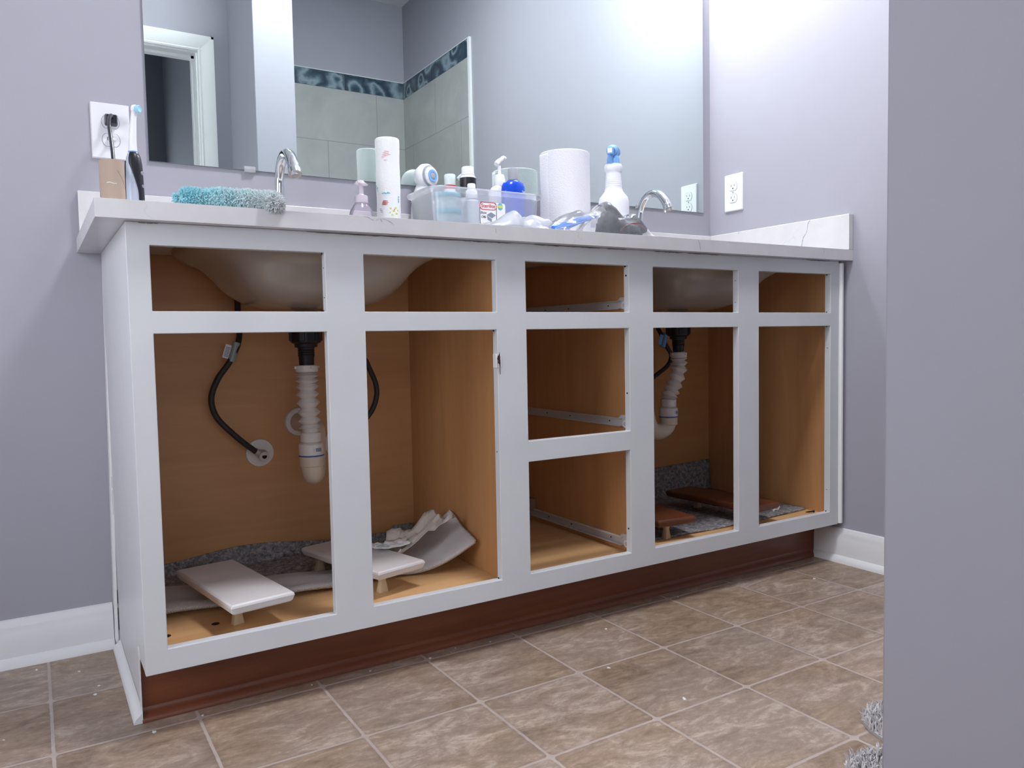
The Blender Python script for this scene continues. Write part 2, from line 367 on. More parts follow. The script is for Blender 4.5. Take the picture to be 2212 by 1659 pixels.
# window added beyond the doorway, out of view: emissive fill light
WX0, WX1, WZ0, WZ1 = -.70, .45, .55, 1.80
fill_box = struct('softbox_1', box(nb(), WX0, WX1, -3.2985, -3.292, WZ0, WZ1), emit('hall_fill_glow', (.86, .92, 1.0), FILL_HALL), 'glowing window of the room behind the doorway', 'softbox')
bm = nb(); box(bm, WX0-.06, WX0, -3.2995, -3.27, WZ0-.06, WZ1+.06); box(bm, WX1, WX1+.06, -3.2995, -3.27, WZ0-.06, WZ1+.06); box(bm, WX0, WX1, -3.2995, -3.27, WZ1, WZ1+.06); box(bm, WX0, WX1, -3.2995, -3.26, WZ0-.06, WZ0); box(bm, WX0, WX1, -3.2915, -3.275, 1.16, 1.19)
obj('softbox_frame', bm, 'trim', fill_box)
fill_box = struct('softbox_2', box(nb(), XL+.0005, XL+.006, -1.05, -.15, .60, 1.80), emit('left_fill_glow', (.92, .94, 1.0), FILL_LEFT), 'frosted window added on the left wall of the bathroom as fill light, out of view', 'softbox')  # emissive pane added on the unseen left wall to brighten the room
bm = nb(); box(bm, XL+.0005, XL+.03, -1.11, -1.05, .54, 1.86); box(bm, XL+.0005, XL+.03, -.15, -.09, .54, 1.86); box(bm, XL+.0005, XL+.03, -1.05, -.15, 1.80, 1.86); box(bm, XL+.0005, XL+.04, -1.05, -.15, .54, .60); box(bm, XL+.0065, XL+.02, -1.05, -.15, 1.18, 1.21)
obj('softbox_frame', bm, 'trim', fill_box)
# door casing and jamb (door_1)
bm = nb()
cas = [(0, 0), (.020, 0), (.020, .012), (.016, .016), (.016, .052), (.012, .058), (.012, .070), (0, .070)]
def casing_strip(bm, side):
    # depth profile across the casing width; d = out of the wall, w = away from the opening
    prof = [(0, 0), (.010, 0), (.014, .006), (.010, .012), (.013, .016), (.018, .045), (.020, .058), (.020, .068), (0, .068)]
    if side == 'R': poly = [(DX1-.012+w_, YD+d) for d, w_ in prof]; prism(bm, poly, 'z', 0, DZ-.012+.068)
    if side == 'L': poly = [(DX0+.012-w_, YD+d) for d, w_ in prof]; prism(bm, poly, 'z', 0, DZ-.012+.068)
    if side == 'T': poly = [(YD+d, DZ-.012+w_) for d, w_ in prof]; prism(bm, poly, 'x', DX0+.012-.068, DX1-.012+.068)
for sd in 'RLT': casing_strip(bm, sd)
dr = struct('door_1', bm, 'trim', 'white casing around the open doorway, seen in the mirror', 'doorway')
bm = nb(); box(bm, DX1-.020, DX1, YD-.115, YD, 0, DZ-.02); box(bm, DX0, DX0+.020, YD-.115, YD, 0, DZ-.02); box(bm, DX0, DX1, YD-.115, YD, DZ-.02, DZ)
box(bm, DX1-.032, DX1-.020, YD-.08, YD-.045, 0, DZ-.02); box(bm, DX0+.020, DX1-.020, YD-.08, YD-.045, DZ-.032, DZ-.02)
obj('door_jamb', bm, 'trim', dr)
# baseboards
bprof = [(0, 0), (.030, 0), (.029, .007), (.025, .013), (.018, .018), (.014, .019), (.014, .070), (.011, .076), (.0115, .081), (.007, .090), (.005, .096), (0, .098)]
bm = nb(); prism(bm, [(YB-d, z) for d, z in bprof], 'x', XL, -.010); struct('baseboard_back', bm, 'trim', 'white baseboard with shoe moulding left of the vanity')
bm = nb(); prism(bm, [(XR-d, z) for d, z in bprof], 'y', -1.15, .098); struct('baseboard_right', bm, 'trim', 'white baseboard with shoe moulding right of the vanity')
# shower tile field, accent strip and edge trim seen in the mirror
bm = nb(); box(bm, PX1, XR, YS, YS+.010, 0, 2.137); box(bm, XR-.010, XR, YS+.010, -1.155, 0, 2.137)
struct('trim_1', bm, 'stile', 'large pale shower wall tiles below the agate border, seen in the mirror', 'tiles')
bm = nb()
x = XR-.0115
while x > PX1+.01: box(bm, max(PX1, x-.366), x-.003, YS, YS+.0105, 2.138, 2.2295); x -= .369
y = YS+.0115
while y < -1.19: box(bm, XR-.0105, XR, y, min(-1.172, y+.392), 2.138, 2.2295); y += .396
struct('trim_2', bm, 'agate', 'dark blue agate border tiles around the shower, seen in the mirror', 'tiles')
bm = nb(); box(bm, XR-.013, XR, -1.170, -1.150, 0, 2.2335); box(bm, XR-.0125, XR, YS+.0105, -1.170, 2.2295, 2.2335); box(bm, PX1, XR-.0115, YS, YS+.0125, 2.2295, 2.2335)
struct('trim_3', bm, 'trim', 'thin white edge trim of the shower tiles, seen in the mirror', 'trim')

# ------------------------------------------------------------------ lamps the room has
lf = thing('vanity_light', 'wall light bar above the right sink, above the mirror', 'lamp', (1.46, YB, 2.12))
obj('back_plate', box(nb(), -.26, .26, -.02, 0, -.055, .055), 'chrome', lf, bevel=.004)
gl = emit('frosted_bulb_glass', (.96, .96, 1.0), VANITY_W)
for dx in (-.18, 0, .18):
    bm = nb(); sweep(bm, [(dx, -.02, 0), (dx, -.05, 0), (dx, -.07, -.012)], .012, 12); obj('arm', bm, 'chrome', lf)
    bm = nb(); bmesh.ops.create_uvsphere(bm, u_segments=20, v_segments=12, radius=.042, matrix=Matrix.Translation((dx, -.085, -.045))); obj('bulb', bm, gl, lf)
cl = thing('ceiling_light', 'flush round ceiling light of the bathroom', 'lamp', (.84, -.54, ZC-.0005))
obj('base', lathe(nb(), [(.22, 0), (.22, -.02), (.205, -.025)]), 'chrome', cl)
obj('diffuser', lathe(nb(), [(.205, -.0255), (.205, -.027), (0.001, -.027)]), emit('diffuser_glass', (.96, .955, 1.0), CEIL_W), cl)

# ------------------------------------------------------------------ vanity cabinet
FX = [0, .0358, .333, .4088, .7013, .7754, 1.0632, 1.1382, 1.4306, 1.5085, 1.8057, 1.8431]
FZ = [.1143, .1545, .403, .4485, .692, .7296, .8388, .8763]
van = thing('vanity_cabinet', 'long white-painted double vanity cabinet with doors and drawers removed', 'cabinet')
def gridpanel(bm, xs, zs, solid, y0, y1):
    nx, nz = len(xs)-1, len(zs)-1; V = {}
    def v(i, j, k):
        if (i, j, k) not in V: V[i, j, k] = bm.verts.new((xs[i], (y0, y1)[k], zs[j]))
        return V[i, j, k]
    ok = lambda i, j: 0 <= i < nx and 0 <= j < nz and solid(i, j)
    for i in range(nx):
        for j in range(nz):
            if not ok(i, j): continue
            bm.faces.new((v(i, j, 0), v(i+1, j, 0), v(i+1, j+1, 0), v(i, j+1, 0))); bm.faces.new((v(i, j, 1), v(i, j+1, 1), v(i+1, j+1, 1), v(i+1, j, 1)))
            if not ok(i-1, j): bm.faces.new((v(i, j, 0), v(i, j+1, 0), v(i, j+1, 1), v(i, j, 1)))
            if not ok(i+1, j): bm.faces.new((v(i+1, j, 0), v(i+1, j, 1), v(i+1, j+1, 1), v(i+1, j+1, 0)))
            if not ok(i, j-1): bm.faces.new((v(i, j, 0), v(i, j, 1), v(i+1, j, 1), v(i+1, j, 0)))
            if not ok(i, j+1): bm.faces.new((v(i, j+1, 0), v(i+1, j+1, 0), v(i+1, j+1, 1), v(i, j+1, 1)))
def frame_solid(i, j):
    if i in (1, 3, 7, 9): return j not in (1, 2, 3, 5)
    if i == 5: return j not in (1, 3, 5)
    return True
bm = nb(); gridpanel(bm, FX, FZ, frame_solid, 0, .019); obj('face_frame', bm, 'white', van, bevel=.0012, smooth=False)
side = [(.0192, .1143), (.1045, .1143), (.1045, .0005), (.505, .0005), (.505, .8763), (.0192, .8763)]
bm = nb(); prism(bm, side, 'x', .0005, .0115); obj('side_panel', bm, 'white', van, bevel=.0008, smooth=False)
bm = nb(); box(bm, .0118, .0130, .0192, .503, .14, .875); obj('side_lining', bm, 'wood_z', van)
bm = nb(); prism(bm, [(y, z) for y, z in side], 'x', 1.838, 1.8505); obj('side_panel', bm, 'wood_z', van, smooth=False, label='maple coloured inner right side panel')
obj('partition', box(nb(), .7245, .740, .0192, .503, .1405, .8763), 'wood_z', van, smooth=False)
obj('partition', box(nb(), 1.0995, 1.114, .0192, .503, .1405, .8763), 'wood_z', van, smooth=False)
obj('back_panel', box(nb(), .0132, 1.838, .5035, .5085, .02, .8763), 'wood_x', van, smooth=False)
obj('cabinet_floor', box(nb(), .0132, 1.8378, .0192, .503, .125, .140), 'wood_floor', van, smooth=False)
bm = nb(); box(bm, .0005, 1.8705, .092, .1043, 0.0005, .1143); obj('toe_kick', bm, 'cherry', van, smooth=False, label='dark cherry stained toe kick board')
sp = [(0, 0), (-.013, 0), (-.0125, .004), (-.010, .009), (-.005, .014), (-.001, .019), (0, .024)]
bm = nb(); prism(bm, [(.0918+d, z+.0005) for d, z in sp], 'x', -.001, 1.853); obj('shoe_moulding', bm, 'cherry', van, label='dark cherry stained shoe moulding under the toe kick')
bm = nb(); prism(bm, [(0.0+d*1.15, z*.95+.0005) for d, z in sp], 'y', .080, .492); obj('shoe_moulding', bm, 'trim', van, label='white shoe moulding along the left side panel')
bm = nb(); rings(bm, [[Vector(p) for p in ((-.010, .5235, .001), (-.009, .505, .001), (-.003, .500, .001), (.002, .505, .001), (.002, .5235, .001))],
                      [Vector(p) for p in ((.002, .5235, .8755), (.003, .500, .8755), (.008, .492, .8755), (.012, .5, .8755), (.012, .5235, .8755))]]); obj('scribe_moulding', bm, 'trim', van)
bm = nb(); prism(bm, [(1.8440, .008), (1.8440, -.003), (1.847, -.008), (1.852, -.009), (1.856, -.006), (1.8575, 0), (1.8575, .019), (1.844, .019)], 'z', .118, .870); obj('scribe_moulding', bm, 'trim', van)
obj('filler_strip', box(nb(), 1.8576, 1.8703, .006, .030, .112, .8760), 'white', van)
# torn paint edge at the lower left corner
bm = nb(); pts = []
for k in range(15): z = .006+.125*k/14; pts.append((.0916-.004-random.random()*.003, z))
prism(bm, [(.1040, .004)]+[(y-.001, z) for y, z in pts]+[(.1040, .133)], 'x', -.0014, .0003); obj('torn_paint', bm, 'trim', van)
# corner braces and stringers under the countertop
for (x0, x1, y0, y1) in ((.0135, .09, .46, .502), (.0135, .05, .30, .459), (.668, .724, .44, .502), (.7405, .83, .35, .502), (.7405, 1.099, .19, .23), (1.1145, 1.19, .44, .502)):
    obj('corner_brace', box(nb(), x0, x1, y0, y1, .856, .8755), 'raw', van)
# screw holes on the inner edges of the stiles
def dot(nm, x, y, z, r, m='hole', ax='x'):
    bm = nb(); M = Matrix.Translation((x, y, z)) @ Matrix.Rotation(R(90), 4, 'Y' if ax == 'x' else 'X')
    if ax == 'z': M = Matrix.Translation((x, y, z))
    bmesh.ops.create_cone(bm, cap_ends=True, segments=12, radius1=r, radius2=r, depth=.0008, matrix=M); return obj(nm, bm, m, van)
for x, z, r in ((.333, .811, .0011), (.333, .756, .0011), (1.4306, .812, .0011), (1.4306, .756, .0011), (1.8057, .629, .0012), (1.8057, .219, .0012), (1.0632, .816, .0024), (1.0632, .538, .0022), (1.0632, .212, .0022), (.7013, .431, .0013)):
    dot('screw_hole', x-.0003, .010, z, r)
for x, z in ((.333, .8375), (.7013, .1558), (1.8057, .1558), (1.8057, .8375), (1.8057, .7308), (1.0632, .8375), (.7013, .6905), (1.8057, .691), (.333, .731)):
    dot('nail_mark', x-.0022, .0115, z, .0021)
dot('pipe_hole', .136, .121, .1402, .0075, ax='z'); dot('pipe_hole', .048, .107, .1402, .0075, ax='z')
# chipped paint with an old catch on the stile edge
bm = nb(); box(bm, .6975, .7013, -.0005, .014, .611, .641); obj('catch_plate', bm, 'trim', van, bevel=.001)
bm = nb(); prism(bm, [(.7020, .613), (.7085, .6125), (.7100, .618), (.7098, .634), (.7085, .6385), (.7025, .637)], 'y', -.0028, -.0001); obj('catch_plate', bm, 'trim', van, bevel=.0008)
bm = nb(); prism(bm, [(.6985, .630), (.7000, .636), (.7030, .6395), (.7045, .645), (.7052, .639), (.7058, .630), (.7062, .622), (.7055, .612), (.7058, .598), (.7048, .597), (.7046, .610), (.7035, .619), (.7000, .622), (.7008, .627)], 'y', -.0034, -.0029); obj('bare_spot', bm, 'brown_spot', van, label='brown spot where the paint has chipped off')
# dark hairline gap between frame and countertop
for a, b in ((.02, .05), (.30, .62), (.62, .74), (.80, .98), (1.0, 1.055), (1.14, 1.235), (1.25, 1.36), (1.70, 1.80)):
    bm = nb(); n = 24; lo = []; hi = []
    for k in range(n+1):
        x = a+(b-a)*k/n; e = sin(pi*k/n)**.4; zt = .8752; h = .0004+.0011*e*random.random(); lo.append((x, zt-h)); hi.append((x, zt))
    prism(bm, lo+hi[::-1], 'y', -.0006, .0001); obj('caulk_gap', bm, 'brown_spot', van)
for z0, z1 in ((.36, .385), (.30, .355), (.10, .13), (.04, .09)):
    bm = nb(); box(bm, -.001, .0, .4985, .4995, z0, z1); obj('caulk_gap', bm, 'hole', van)
# drawer slides
for z in (.738, .4495, .152):
    bm = nb(); x = 1.0985
    prism(bm, [(.060, z+.002), (.500, z+.002), (.500, z+.022), (.085, z+.022), (.074, z+.030), (.021, z+.032), (.021, z-.001), (.05, z-.001)], 'x', x-.0016, x)
    box(bm, x-.0105, x-.0016, .07, .500, z+.0205, z+.022); box(bm, x-.0105, x-.0016, .07, .500, z+.002, z+.0035)
    box(bm, x-.012, x-.0016, .0205, .024, z-.001, z+.032)
    sl = obj('drawer_slide', bm, 'slide', van, smooth=False)
    M = Matrix.Translation((x-.006, .050, z+.010)) @ Matrix.Rotation(R(90), 4, 'Y')
    bm = nb(); lathe(bm, [(.0095, -.004), (.0105, -.002), (.0105, .002), (.0095, .004)], M=M, seg=24); obj('roller', bm, 'plastic_white', sl)
    bm = nb(); lathe(bm, [(.004, -.0065), (.004, -.0041)], M=M, seg=16); obj('roller_pin', bm, 'slide', sl)
    for y, zz in ((.028, .024), (.028, .015), (.029, .007), (.12, .012), (.29, .012), (.40, .012)):
        bm = nb(); bmesh.ops.create_cone(bm, cap_ends=True, segments=10, radius1=.0021, radius2=.0021, depth=.0006, matrix=Matrix.Translation((x-.0018 if y > .1 else x-.0122, y, z+zz)) @ Matrix.Rotation(R(90), 4, 'Y')); obj('screw_hole', bm, 'hole', sl)
obj('slide_block', box(nb(), 1.03, 1.0985, .470, .503, .172, .205), 'raw', van, bevel=.001)

# ------------------------------------------------------------------ sinks and countertop
SX = (.386, 1.476); SY = .262
def bowl_ring(t, cx, cy, a, b, n=3.0, z=0, seg=64):
    out = []
    for k in range(seg):
        th = 2*pi*k/seg; c, s = cos(th), sin(th); q = (abs(c)**n+abs(s)**n)**(-1/n); out.append(Vector((cx+a*t*q*c, cy+b*t*q*s, z)))
    return out
cts = thing('countertop', 'white quartz countertop with grey veins on the vanity, with backsplash', 'countertop', (0, 0, 0))
bm = nb(); Z0, Z1 = .8766, .9069; Y0, Y1 = -.0269, YB-.0005; X0, X1 = -.0445, XR-.0005
def slab_piece(bm, x0, x1, cx=None):
    if cx is None: box(bm, x0, x1, Y0, Y1, Z0, Z1); return
    seg = 64; inner = bowl_ring(1, cx, SY, .200, .185, seg=seg)
    def outer(p):
        d = Vector((p.x-cx, p.y-SY, 0)); ts = []
        if d.x > 1e-9: ts.append((x1-cx)/d.x)
        if d.x < -1e-9: ts.append((x0-cx)/d.x)
        if d.y > 1e-9: ts.append((Y1-SY)/d.y)
        if d.y < -1e-9: ts.append((Y0-SY)/d.y)
        return Vector((cx, SY, 0))+d*min(ts)
    O = [outer(p) for p in inner]
    for c in ((x0, Y0), (x0, Y1), (x1, Y0), (x1, Y1)):
        i = min(range(seg), key=lambda i: (O[i]-Vector((c[0], c[1], 0))).length); O[i] = Vector((c[0], c[1], 0))
    L = [[v+Vector((0, 0, Z1)) for v in inner], [v+Vector((0, 0, Z1)) for v in O], [v+Vector((0, 0, Z0)) for v in O], [v+Vector((0, 0, Z0)) for v in inner], [v+Vector((0, 0, Z1)) for v in inner]]
    rings(bm, L, False, False)
slab_piece(bm, X0, .12); slab_piece(bm, .12, .66, SX[0]); slab_piece(bm, .66, 1.21); slab_piece(bm, 1.21, 1.75, SX[1]); slab_piece(bm, 1.75, X1)
bmesh.ops.remove_doubles(bm, verts=bm.verts, dist=.0002)
bm.faces.ensure_lookup_table()
bad = [f for f in bm.faces if abs(f.normal.x) > .99 and any(abs(f.calc_center_median().x-q) < 1e-3 for q in (.12, .66, 1.21, 1.75))]
bmesh.ops.delete(bm, geom=bad, context='FACES_ONLY')
def vein(bm, pts, nrm, w_, fade=1):
    n_ = Vector(nrm); P_ = spline(pts, 4); up_ = Vector((0, 0, 1)).cross(n_)
    A_ = []
    for k, p in enumerate(P_):
        ww = w_*(.5+random.random()*.8)*(.4 if k in (0, len(P_)-1) else 1); q = p+up_*random.uniform(-.0006, .0006); A_.append((bm.verts.new(q-up_*ww*.5), bm.verts.new(q+up_*ww*.5+Vector((0, 0, .0003)))))
    for (a, b), (c, d) in zip(A_, A_[1:]): f = bm.faces.new((a, b, d, c)); f.material_index = 1
VF = Y0-.00015
for P_, w_ in (([(.400, .9062), (.41, .9045), (.422, .899), (.436, .904), (.451, .900), (.462, .893)], .0026), ([(.434, .904), (.438, .897)], .002), ([(1.261, .9050), (1.266, .894), (1.269, .8795)], .0022), ([(1.741, .9055), (1.737, .886)], .0010), ([(.687, .901), (.688, .889)], .001)):
    vein(bm, [(x, VF, z) for x, z in P_], (0, -1, 0), w_)
sl_ = obj('slab', bm, 'quartz', cts, bevel=.0022, smooth=False); sl_.data.materials.append(MT['vein'])
obj('backsplash', box(nb(), X0+.006, X1, YB-.0205, YB-.0005, Z1+.0003, 1.0085), 'quartz', cts, bevel=.0015, smooth=False)
bm = box(nb(), XR-.0205, X1, Y0+.0005, YB-.0208, Z1+.0003, 1.0085)
for P_, w_ in (([(.103, 1.0080), (.111, .997), (.115, .975), (.126, .960), (.133, .937), (.139, .912)], .0032), ([(.375, 1.0075), (.381, 1.001)], .003)):
    vein(bm, [(XR-.02065, y, z) for y, z in P_], (-1, 0, 0), w_)
sl_ = obj('side_splash', bm, 'quartz', cts, bevel=.002, smooth=False); sl_.data.materials.append(MT['vein'])
for i, cx in enumerate(SX):
    sk = thing('sink', ('left' if i == 0 else 'right')+' white ceramic undermount sink basin, its underside seen inside the cabinet', 'sink', (cx, SY, .876))
    OUT = [(.06, -.132), (.2, -.132), (.35, -.131), (.5, -.126), (.62, -.116), (.72, -.101), (.80, -.083), (.87, -.062), (.93, -.047), (1.0, -.036), (1.08, -.027), (1.15, -.017), (1.19, -.006), (1.19, .0003)]
    INN = [(1.0, .0003), (.93, -.008), (.87, -.035), (.80, -.066), (.72, -.088), (.62, -.104), (.5, -.115), (.35, -.120), (.2, -.122), (.06, -.122)]
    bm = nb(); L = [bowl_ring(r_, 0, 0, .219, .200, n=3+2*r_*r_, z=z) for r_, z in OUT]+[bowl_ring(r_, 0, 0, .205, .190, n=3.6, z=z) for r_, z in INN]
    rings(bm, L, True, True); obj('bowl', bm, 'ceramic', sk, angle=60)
    bm = nb(); lathe(bm, [(.030, -.1238), (.030, -.1215), (.022, -.1215), (.020, -.1238)], c=((.374, 1.476)[i]-cx, .27-SY, 0)); obj('drain_flange', bm, 'chrome', sk)

# ------------------------------------------------------------------ faucets
fau = thing('faucet', 'left chrome gooseneck faucet behind the fluffy teal cloth', 'faucet', (.377, .447, Z1+.0002))
bm = nb(); lathe(bm, [(.026, 0), (.026, .004), (.020, .008), (.0165, .014), (.016, .020)], seg=32); obj('base', bm, 'chrome', fau)
bm = nb(); sweep(bm, [(0, 0, .010), (0, .001, .06), (0, .002, .115), (0, -.004, .155), (0, -.024, .185), (0, -.056, .197), (0, -.090, .188), (0, -.116, .163), (0, -.130, .138)], lambda t: .0135-.0030*sin(pi*min(1, t*1.15))+(.0015 if t > .93 else 0), 24, sm=10); sp_ = obj('spout', bm, 'chrome', fau, angle=70)
d = Vector((0, -.014, -.025)).normalized(); M = Matrix.Translation((0, -.1315, .1355)) @ d.to_track_quat('Z', 'Y').to_matrix().to_4x4()
bm = nb(); lathe(bm, [(.0092, -.003), (.0092, .0018), (.0080, .0022), (.0078, .0005), (.001, .0005)], M=M, seg=24); obj('aerator', bm, 'steel', sp_)
copytree(fau, (1.487, .447, Z1+.0002), 0, 'right chrome gooseneck faucet beside the plastic bag, near the right wall')

# ------------------------------------------------------------------ mirror
mi = thing('mirror', 'large frameless wall mirror above the vanity backsplash', 'mirror', (.107, YB, 1.088))
obj('mirror_glass', box(nb(), 0, 1.7254, -.0065, -.0045, 0, .90), 'mirror', mi, smooth=False)
obj('mirror_backing', box(nb(), 0, 1.7254, -.0044, -.0004, 0, .90), 'mirror_edge', mi, smooth=False)
for x in (.220, 1.44):
    bm = nb(); box(bm, x-.013, x+.013, -.0115, -.0005, -.006, -.0002); box(bm, x-.013, x+.013, -.0115, -.0075, -.0002, .008); obj('mirror_clip', bm, 'clip', mi, bevel=.001)

# ------------------------------------------------------------------ wall outlets
def outlet(label, loc, rz):
    t = thing('wall_outlet', label, 'outlet', loc, rz, None)
    bm = nb(); rings(bm, [rrect(.0385, .0605, .003, 0), rrect(.0385, .0605, .003, .0035), rrect(.0365, .0585, .003, .0065)])
    bmesh.ops.transform(bm, matrix=Matrix.Rotation(R(90), 4, 'X'), verts=bm.verts); obj('cover_plate', bm, 'outlet', t)
    for s in (1, -1):
        zc = .0195*s; bm = nb(); pts = []
        for k in range(40):
            a = 2*pi*k/40; pts.append((.0172*cos(a), zc+max(-.0135, min(.0135, .0172*sin(a)))))
        prism(bm, pts, 'y', -.0078, -.0066); rc = obj('receptacle', bm, 'outlet', t)
        bm = nb(); box(bm, -.0075, -.0058, -.0081, -.0079, zc-.001, zc+.0065); obj('slot', bm, 'hole', rc)
        bm = nb(); box(bm, .0055, .0072, -.0081, -.0079, zc+.0005, zc+.0065); obj('slot', bm, 'hole', rc)
        bm = nb(); box(bm, -.0022, .0022, -.0081, -.0079, zc-.0085, zc-.0045); obj('slot', bm, 'hole', rc)
        bm = nb(); prism(bm, [(p[0]*1.06, zc+(p[1]-zc)*1.06) for p in pts], 'y', -.0067, -.0065); obj('receptacle_gap', bm, 'ink_grey', rc)
    bm = nb(); lathe(bm, [(.0026, 0), (.0026, .0009), (.001, .0012)], M=Matrix.Translation((0, -.0066, 0)) @ Matrix.Rotation(R(90), 4, 'X'), seg=16); obj('screw', bm, 'plastic_grey', t)
    return t
outlet('white duplex outlet left of the mirror, with a black plug in it', (.0322, YB-.0003, 1.144), 0)
outlet('empty white duplex outlet on the right wall above the side splash', (XR-.0003, .4148, 1.142), R(-90))
# plugs and cords
pc = thing('power_cord', 'black plug and cord hanging from the left outlet into the cardboard tube', 'cord', (.033, YB-.0085, 1.166))
bm = nb(); rings(bm, [[Vector((p.x, -.0005, p.y)) for p in rrect(.0125, .0115, .003, 0)], [Vector((p.x, -.012, p.y)) for p in rrect(.0125, .0115, .003, 0)], [Vector((p.x, -.020, p.y)) for p in rrect(.010, .009, .003, 0)]]); obj('plug', bm, 'black', pc)
bm = nb(); sweep(bm, [(0, -.018, .002), (-.002, -.040, .002), (-.008, -.065, -.010), (-.014, -.12, -.045), (-.018, -.20, -.10), (-.022, -.262, -.150), (-.0245, -.288, -.185)], .0036, 12); obj('cord', bm, 'black', pc)
wc = thing('charger_cord', 'white plug and thin wire in the lower socket of the left outlet', 'cord', (.034, YB-.0085, 1.1275))
bm = nb(); rings(bm, [[Vector((p.x, -.0005, p.y)) for p in rrect(.008, .006, .003, 0)], [Vector((p.x, -.012, p.y)) for p in rrect(.007, .005, .0025, 0)]]); obj('plug', bm, 'plastic_white', wc)
bm = nb(); sweep(bm, [(0, -.010, .001), (-.001, -.024, .003), (-.006, -.05, -.006), (-.011, -.12, -.040), (-.020, -.22, -.092), (-.027, -.288, -.135), (-.028, -.300, -.160)], .0018, 10); obj('wire', bm, 'plastic_white', wc)

# ------------------------------------------------------------------ things on the left of the counter
TZ = Z1+.0004
tb = thing('cardboard_tube', 'empty brown cardboard tube standing at the left end of the counter', 'tube', (.0025, .2, TZ))
bm = nb(); lathe(bm, [(.0205, 0), (.0212, .0005), (.0212, .105), (.0205, .1053), (.0203, .104), (.0203, .001)], seg=48, close=False); V = list(bm.verts)
obj('tube_wall', bm, 'card', tb)
bm = nb(); n = 30
A = [Vector((.0214*cos(-1.2+.9*k/n), .0214*sin(-1.2+.9*k/n), .085-.03*k/n)) for k in range(n+1)]
for k in range(n):
    a, b = A[k], A[k+1]; bm.faces.new([bm.verts.new(v) for v in (a, b, b+Vector((0, 0, .0009)), a+Vector((0, 0, .0009)))])
obj('seam', bm, 'raw', tb, solid=.0002)
bm = nb(); A = [Vector((.0214*cos(-2.1+.8*k/n), .0214*sin(-2.1+.8*k/n), .0615+.0008*sin(k*.2))) for k in range(n+1)]
for k in range(n):
    a, b = A[k], A[k+1]; h = .0006+.0010*abs(sin(k*.9)); bm.faces.new([bm.verts.new(v) for v in (a, b, b+Vector((0, 0, h)), a+Vector((0, 0, h)))])
obj('torn_fibre', bm, 'ptowel', tb, solid=.0002)

tbr = thing('electric_toothbrush', 'black and silver electric toothbrush standing beside the cardboard tube', 'toothbrush', (.047, .27, TZ), 0)
bm = nb(); prof = [(0, .0155, .0150), (.004, .0165, .016), (.05, .0163, .016), (.09, .0155, .0155), (.115, .0145, .0145), (.130, .0125, .0125), (.138, .0095, .0095), (.142, .0075, .0075)]
rings(bm, [[Vector((a*cos(2*pi*k/40), b*sin(2*pi*k/40), z)) for k in range(40)] for z, a, b in prof]); obj('handle', bm, mat('silver_blue_plastic', (.50, .56, .68), .25), tbr)
def shell(bm, a0f, a1f, zs, off):
    rs = []
    for z in zs:
        a = b = None
        for (z0, p0, q0), (z1, p1, q1) in zip(prof, prof[1:]):
            if z0 <= z <= z1: t = (z-z0)/(z1-z0); a = p0+(p1-p0)*t; b = q0+(q1-q0)*t; break
        A0, A1 = a0f(z), a1f(z)
        rs.append([Vector(((a+off)*cos(A0+(A1-A0)*k/14), (b+off)*sin(A0+(A1-A0)*k/14), z)) for k in range(15)])
    rings(bm, rs, False, False, wrap=False)
Zs = [.001+.139*k/24 for k in range(25)]
bm = nb(); shell(bm, lambda z: R(-70-62*max(0, min(1, (z-.06)/.06))**1.4), lambda z: R(25), Zs, .0007); grp = obj('grip', bm, 'black', tbr, solid=.0012)
bm = nb(); shell(bm, lambda z: R(-185), lambda z: R(-165), Zs[:22], .0007); obj('rear_grip', bm, 'black', tbr, solid=.0012)
for z, r in ((.100, .0038), (.075, .0030)):
    ang = R(-35); p = Vector((cos(ang)*.0172, sin(ang)*.0172, z)); M = Matrix.Translation(p) @ Vector((cos(ang), sin(ang), 0)).to_track_quat('Z', 'Y').to_matrix().to_4x4()
    bm = nb(); lathe(bm, [(r, -.002), (r*1.05, .0), (r*.8, .0012), (r*.75, .0004), (.0005, .0004)], M=M, seg=20); obj('button', bm, 'plastic_grey', grp)
bm = nb()
for z in (.033, .026, .040, .046):
    ang = R(-38); p = Vector((cos(ang)*.0174, sin(ang)*.0174, z)); M = Matrix.Translation(p) @ Vector((cos(ang), sin(ang), 0)).to_track_quat('Z', 'Y').to_matrix().to_4x4(); box(bm, -.0006, .0006, -.0030, .0030, -.0006, .0009, M)
obj('indicator_mark', bm, 'plastic_grey', grp)
bm = nb(); sweep(bm, [(0, 0, .142), (.0003, 0, .16), (.002, 0, .185), (.004, 0, .208), (.006, 0, .222)], lambda t: .0082-.0028*min(1, t*1.4), 20); nk = obj('brush_neck', bm, 'plastic_white', tbr)
bm = nb(); lathe(bm, [(.0086, .1405), (.0086, .1425)], seg=24); obj('colour_ring', bm, 'lightblue', tbr)
hd = Vector((.75, -.66, 0)).normalized(); M = Matrix.Translation((.0075, 0, .224)) @ hd.to_track_quat('Z', 'Y').to_matrix().to_4x4()
bm = nb(); lathe(bm, [(.006, -.006), (.0085, -.003), (.0085, .001), (.0075, .002)], M=M, seg=24); obj('brush_head', bm, 'plastic_white', tbr)
bm = nb(); lathe(bm, [(.0070, .0021), (.0074, .0085), (.0060, .0095), (.004, .0085)], M=M, seg=20); obj('bristles', bm, 'bristle', tbr)

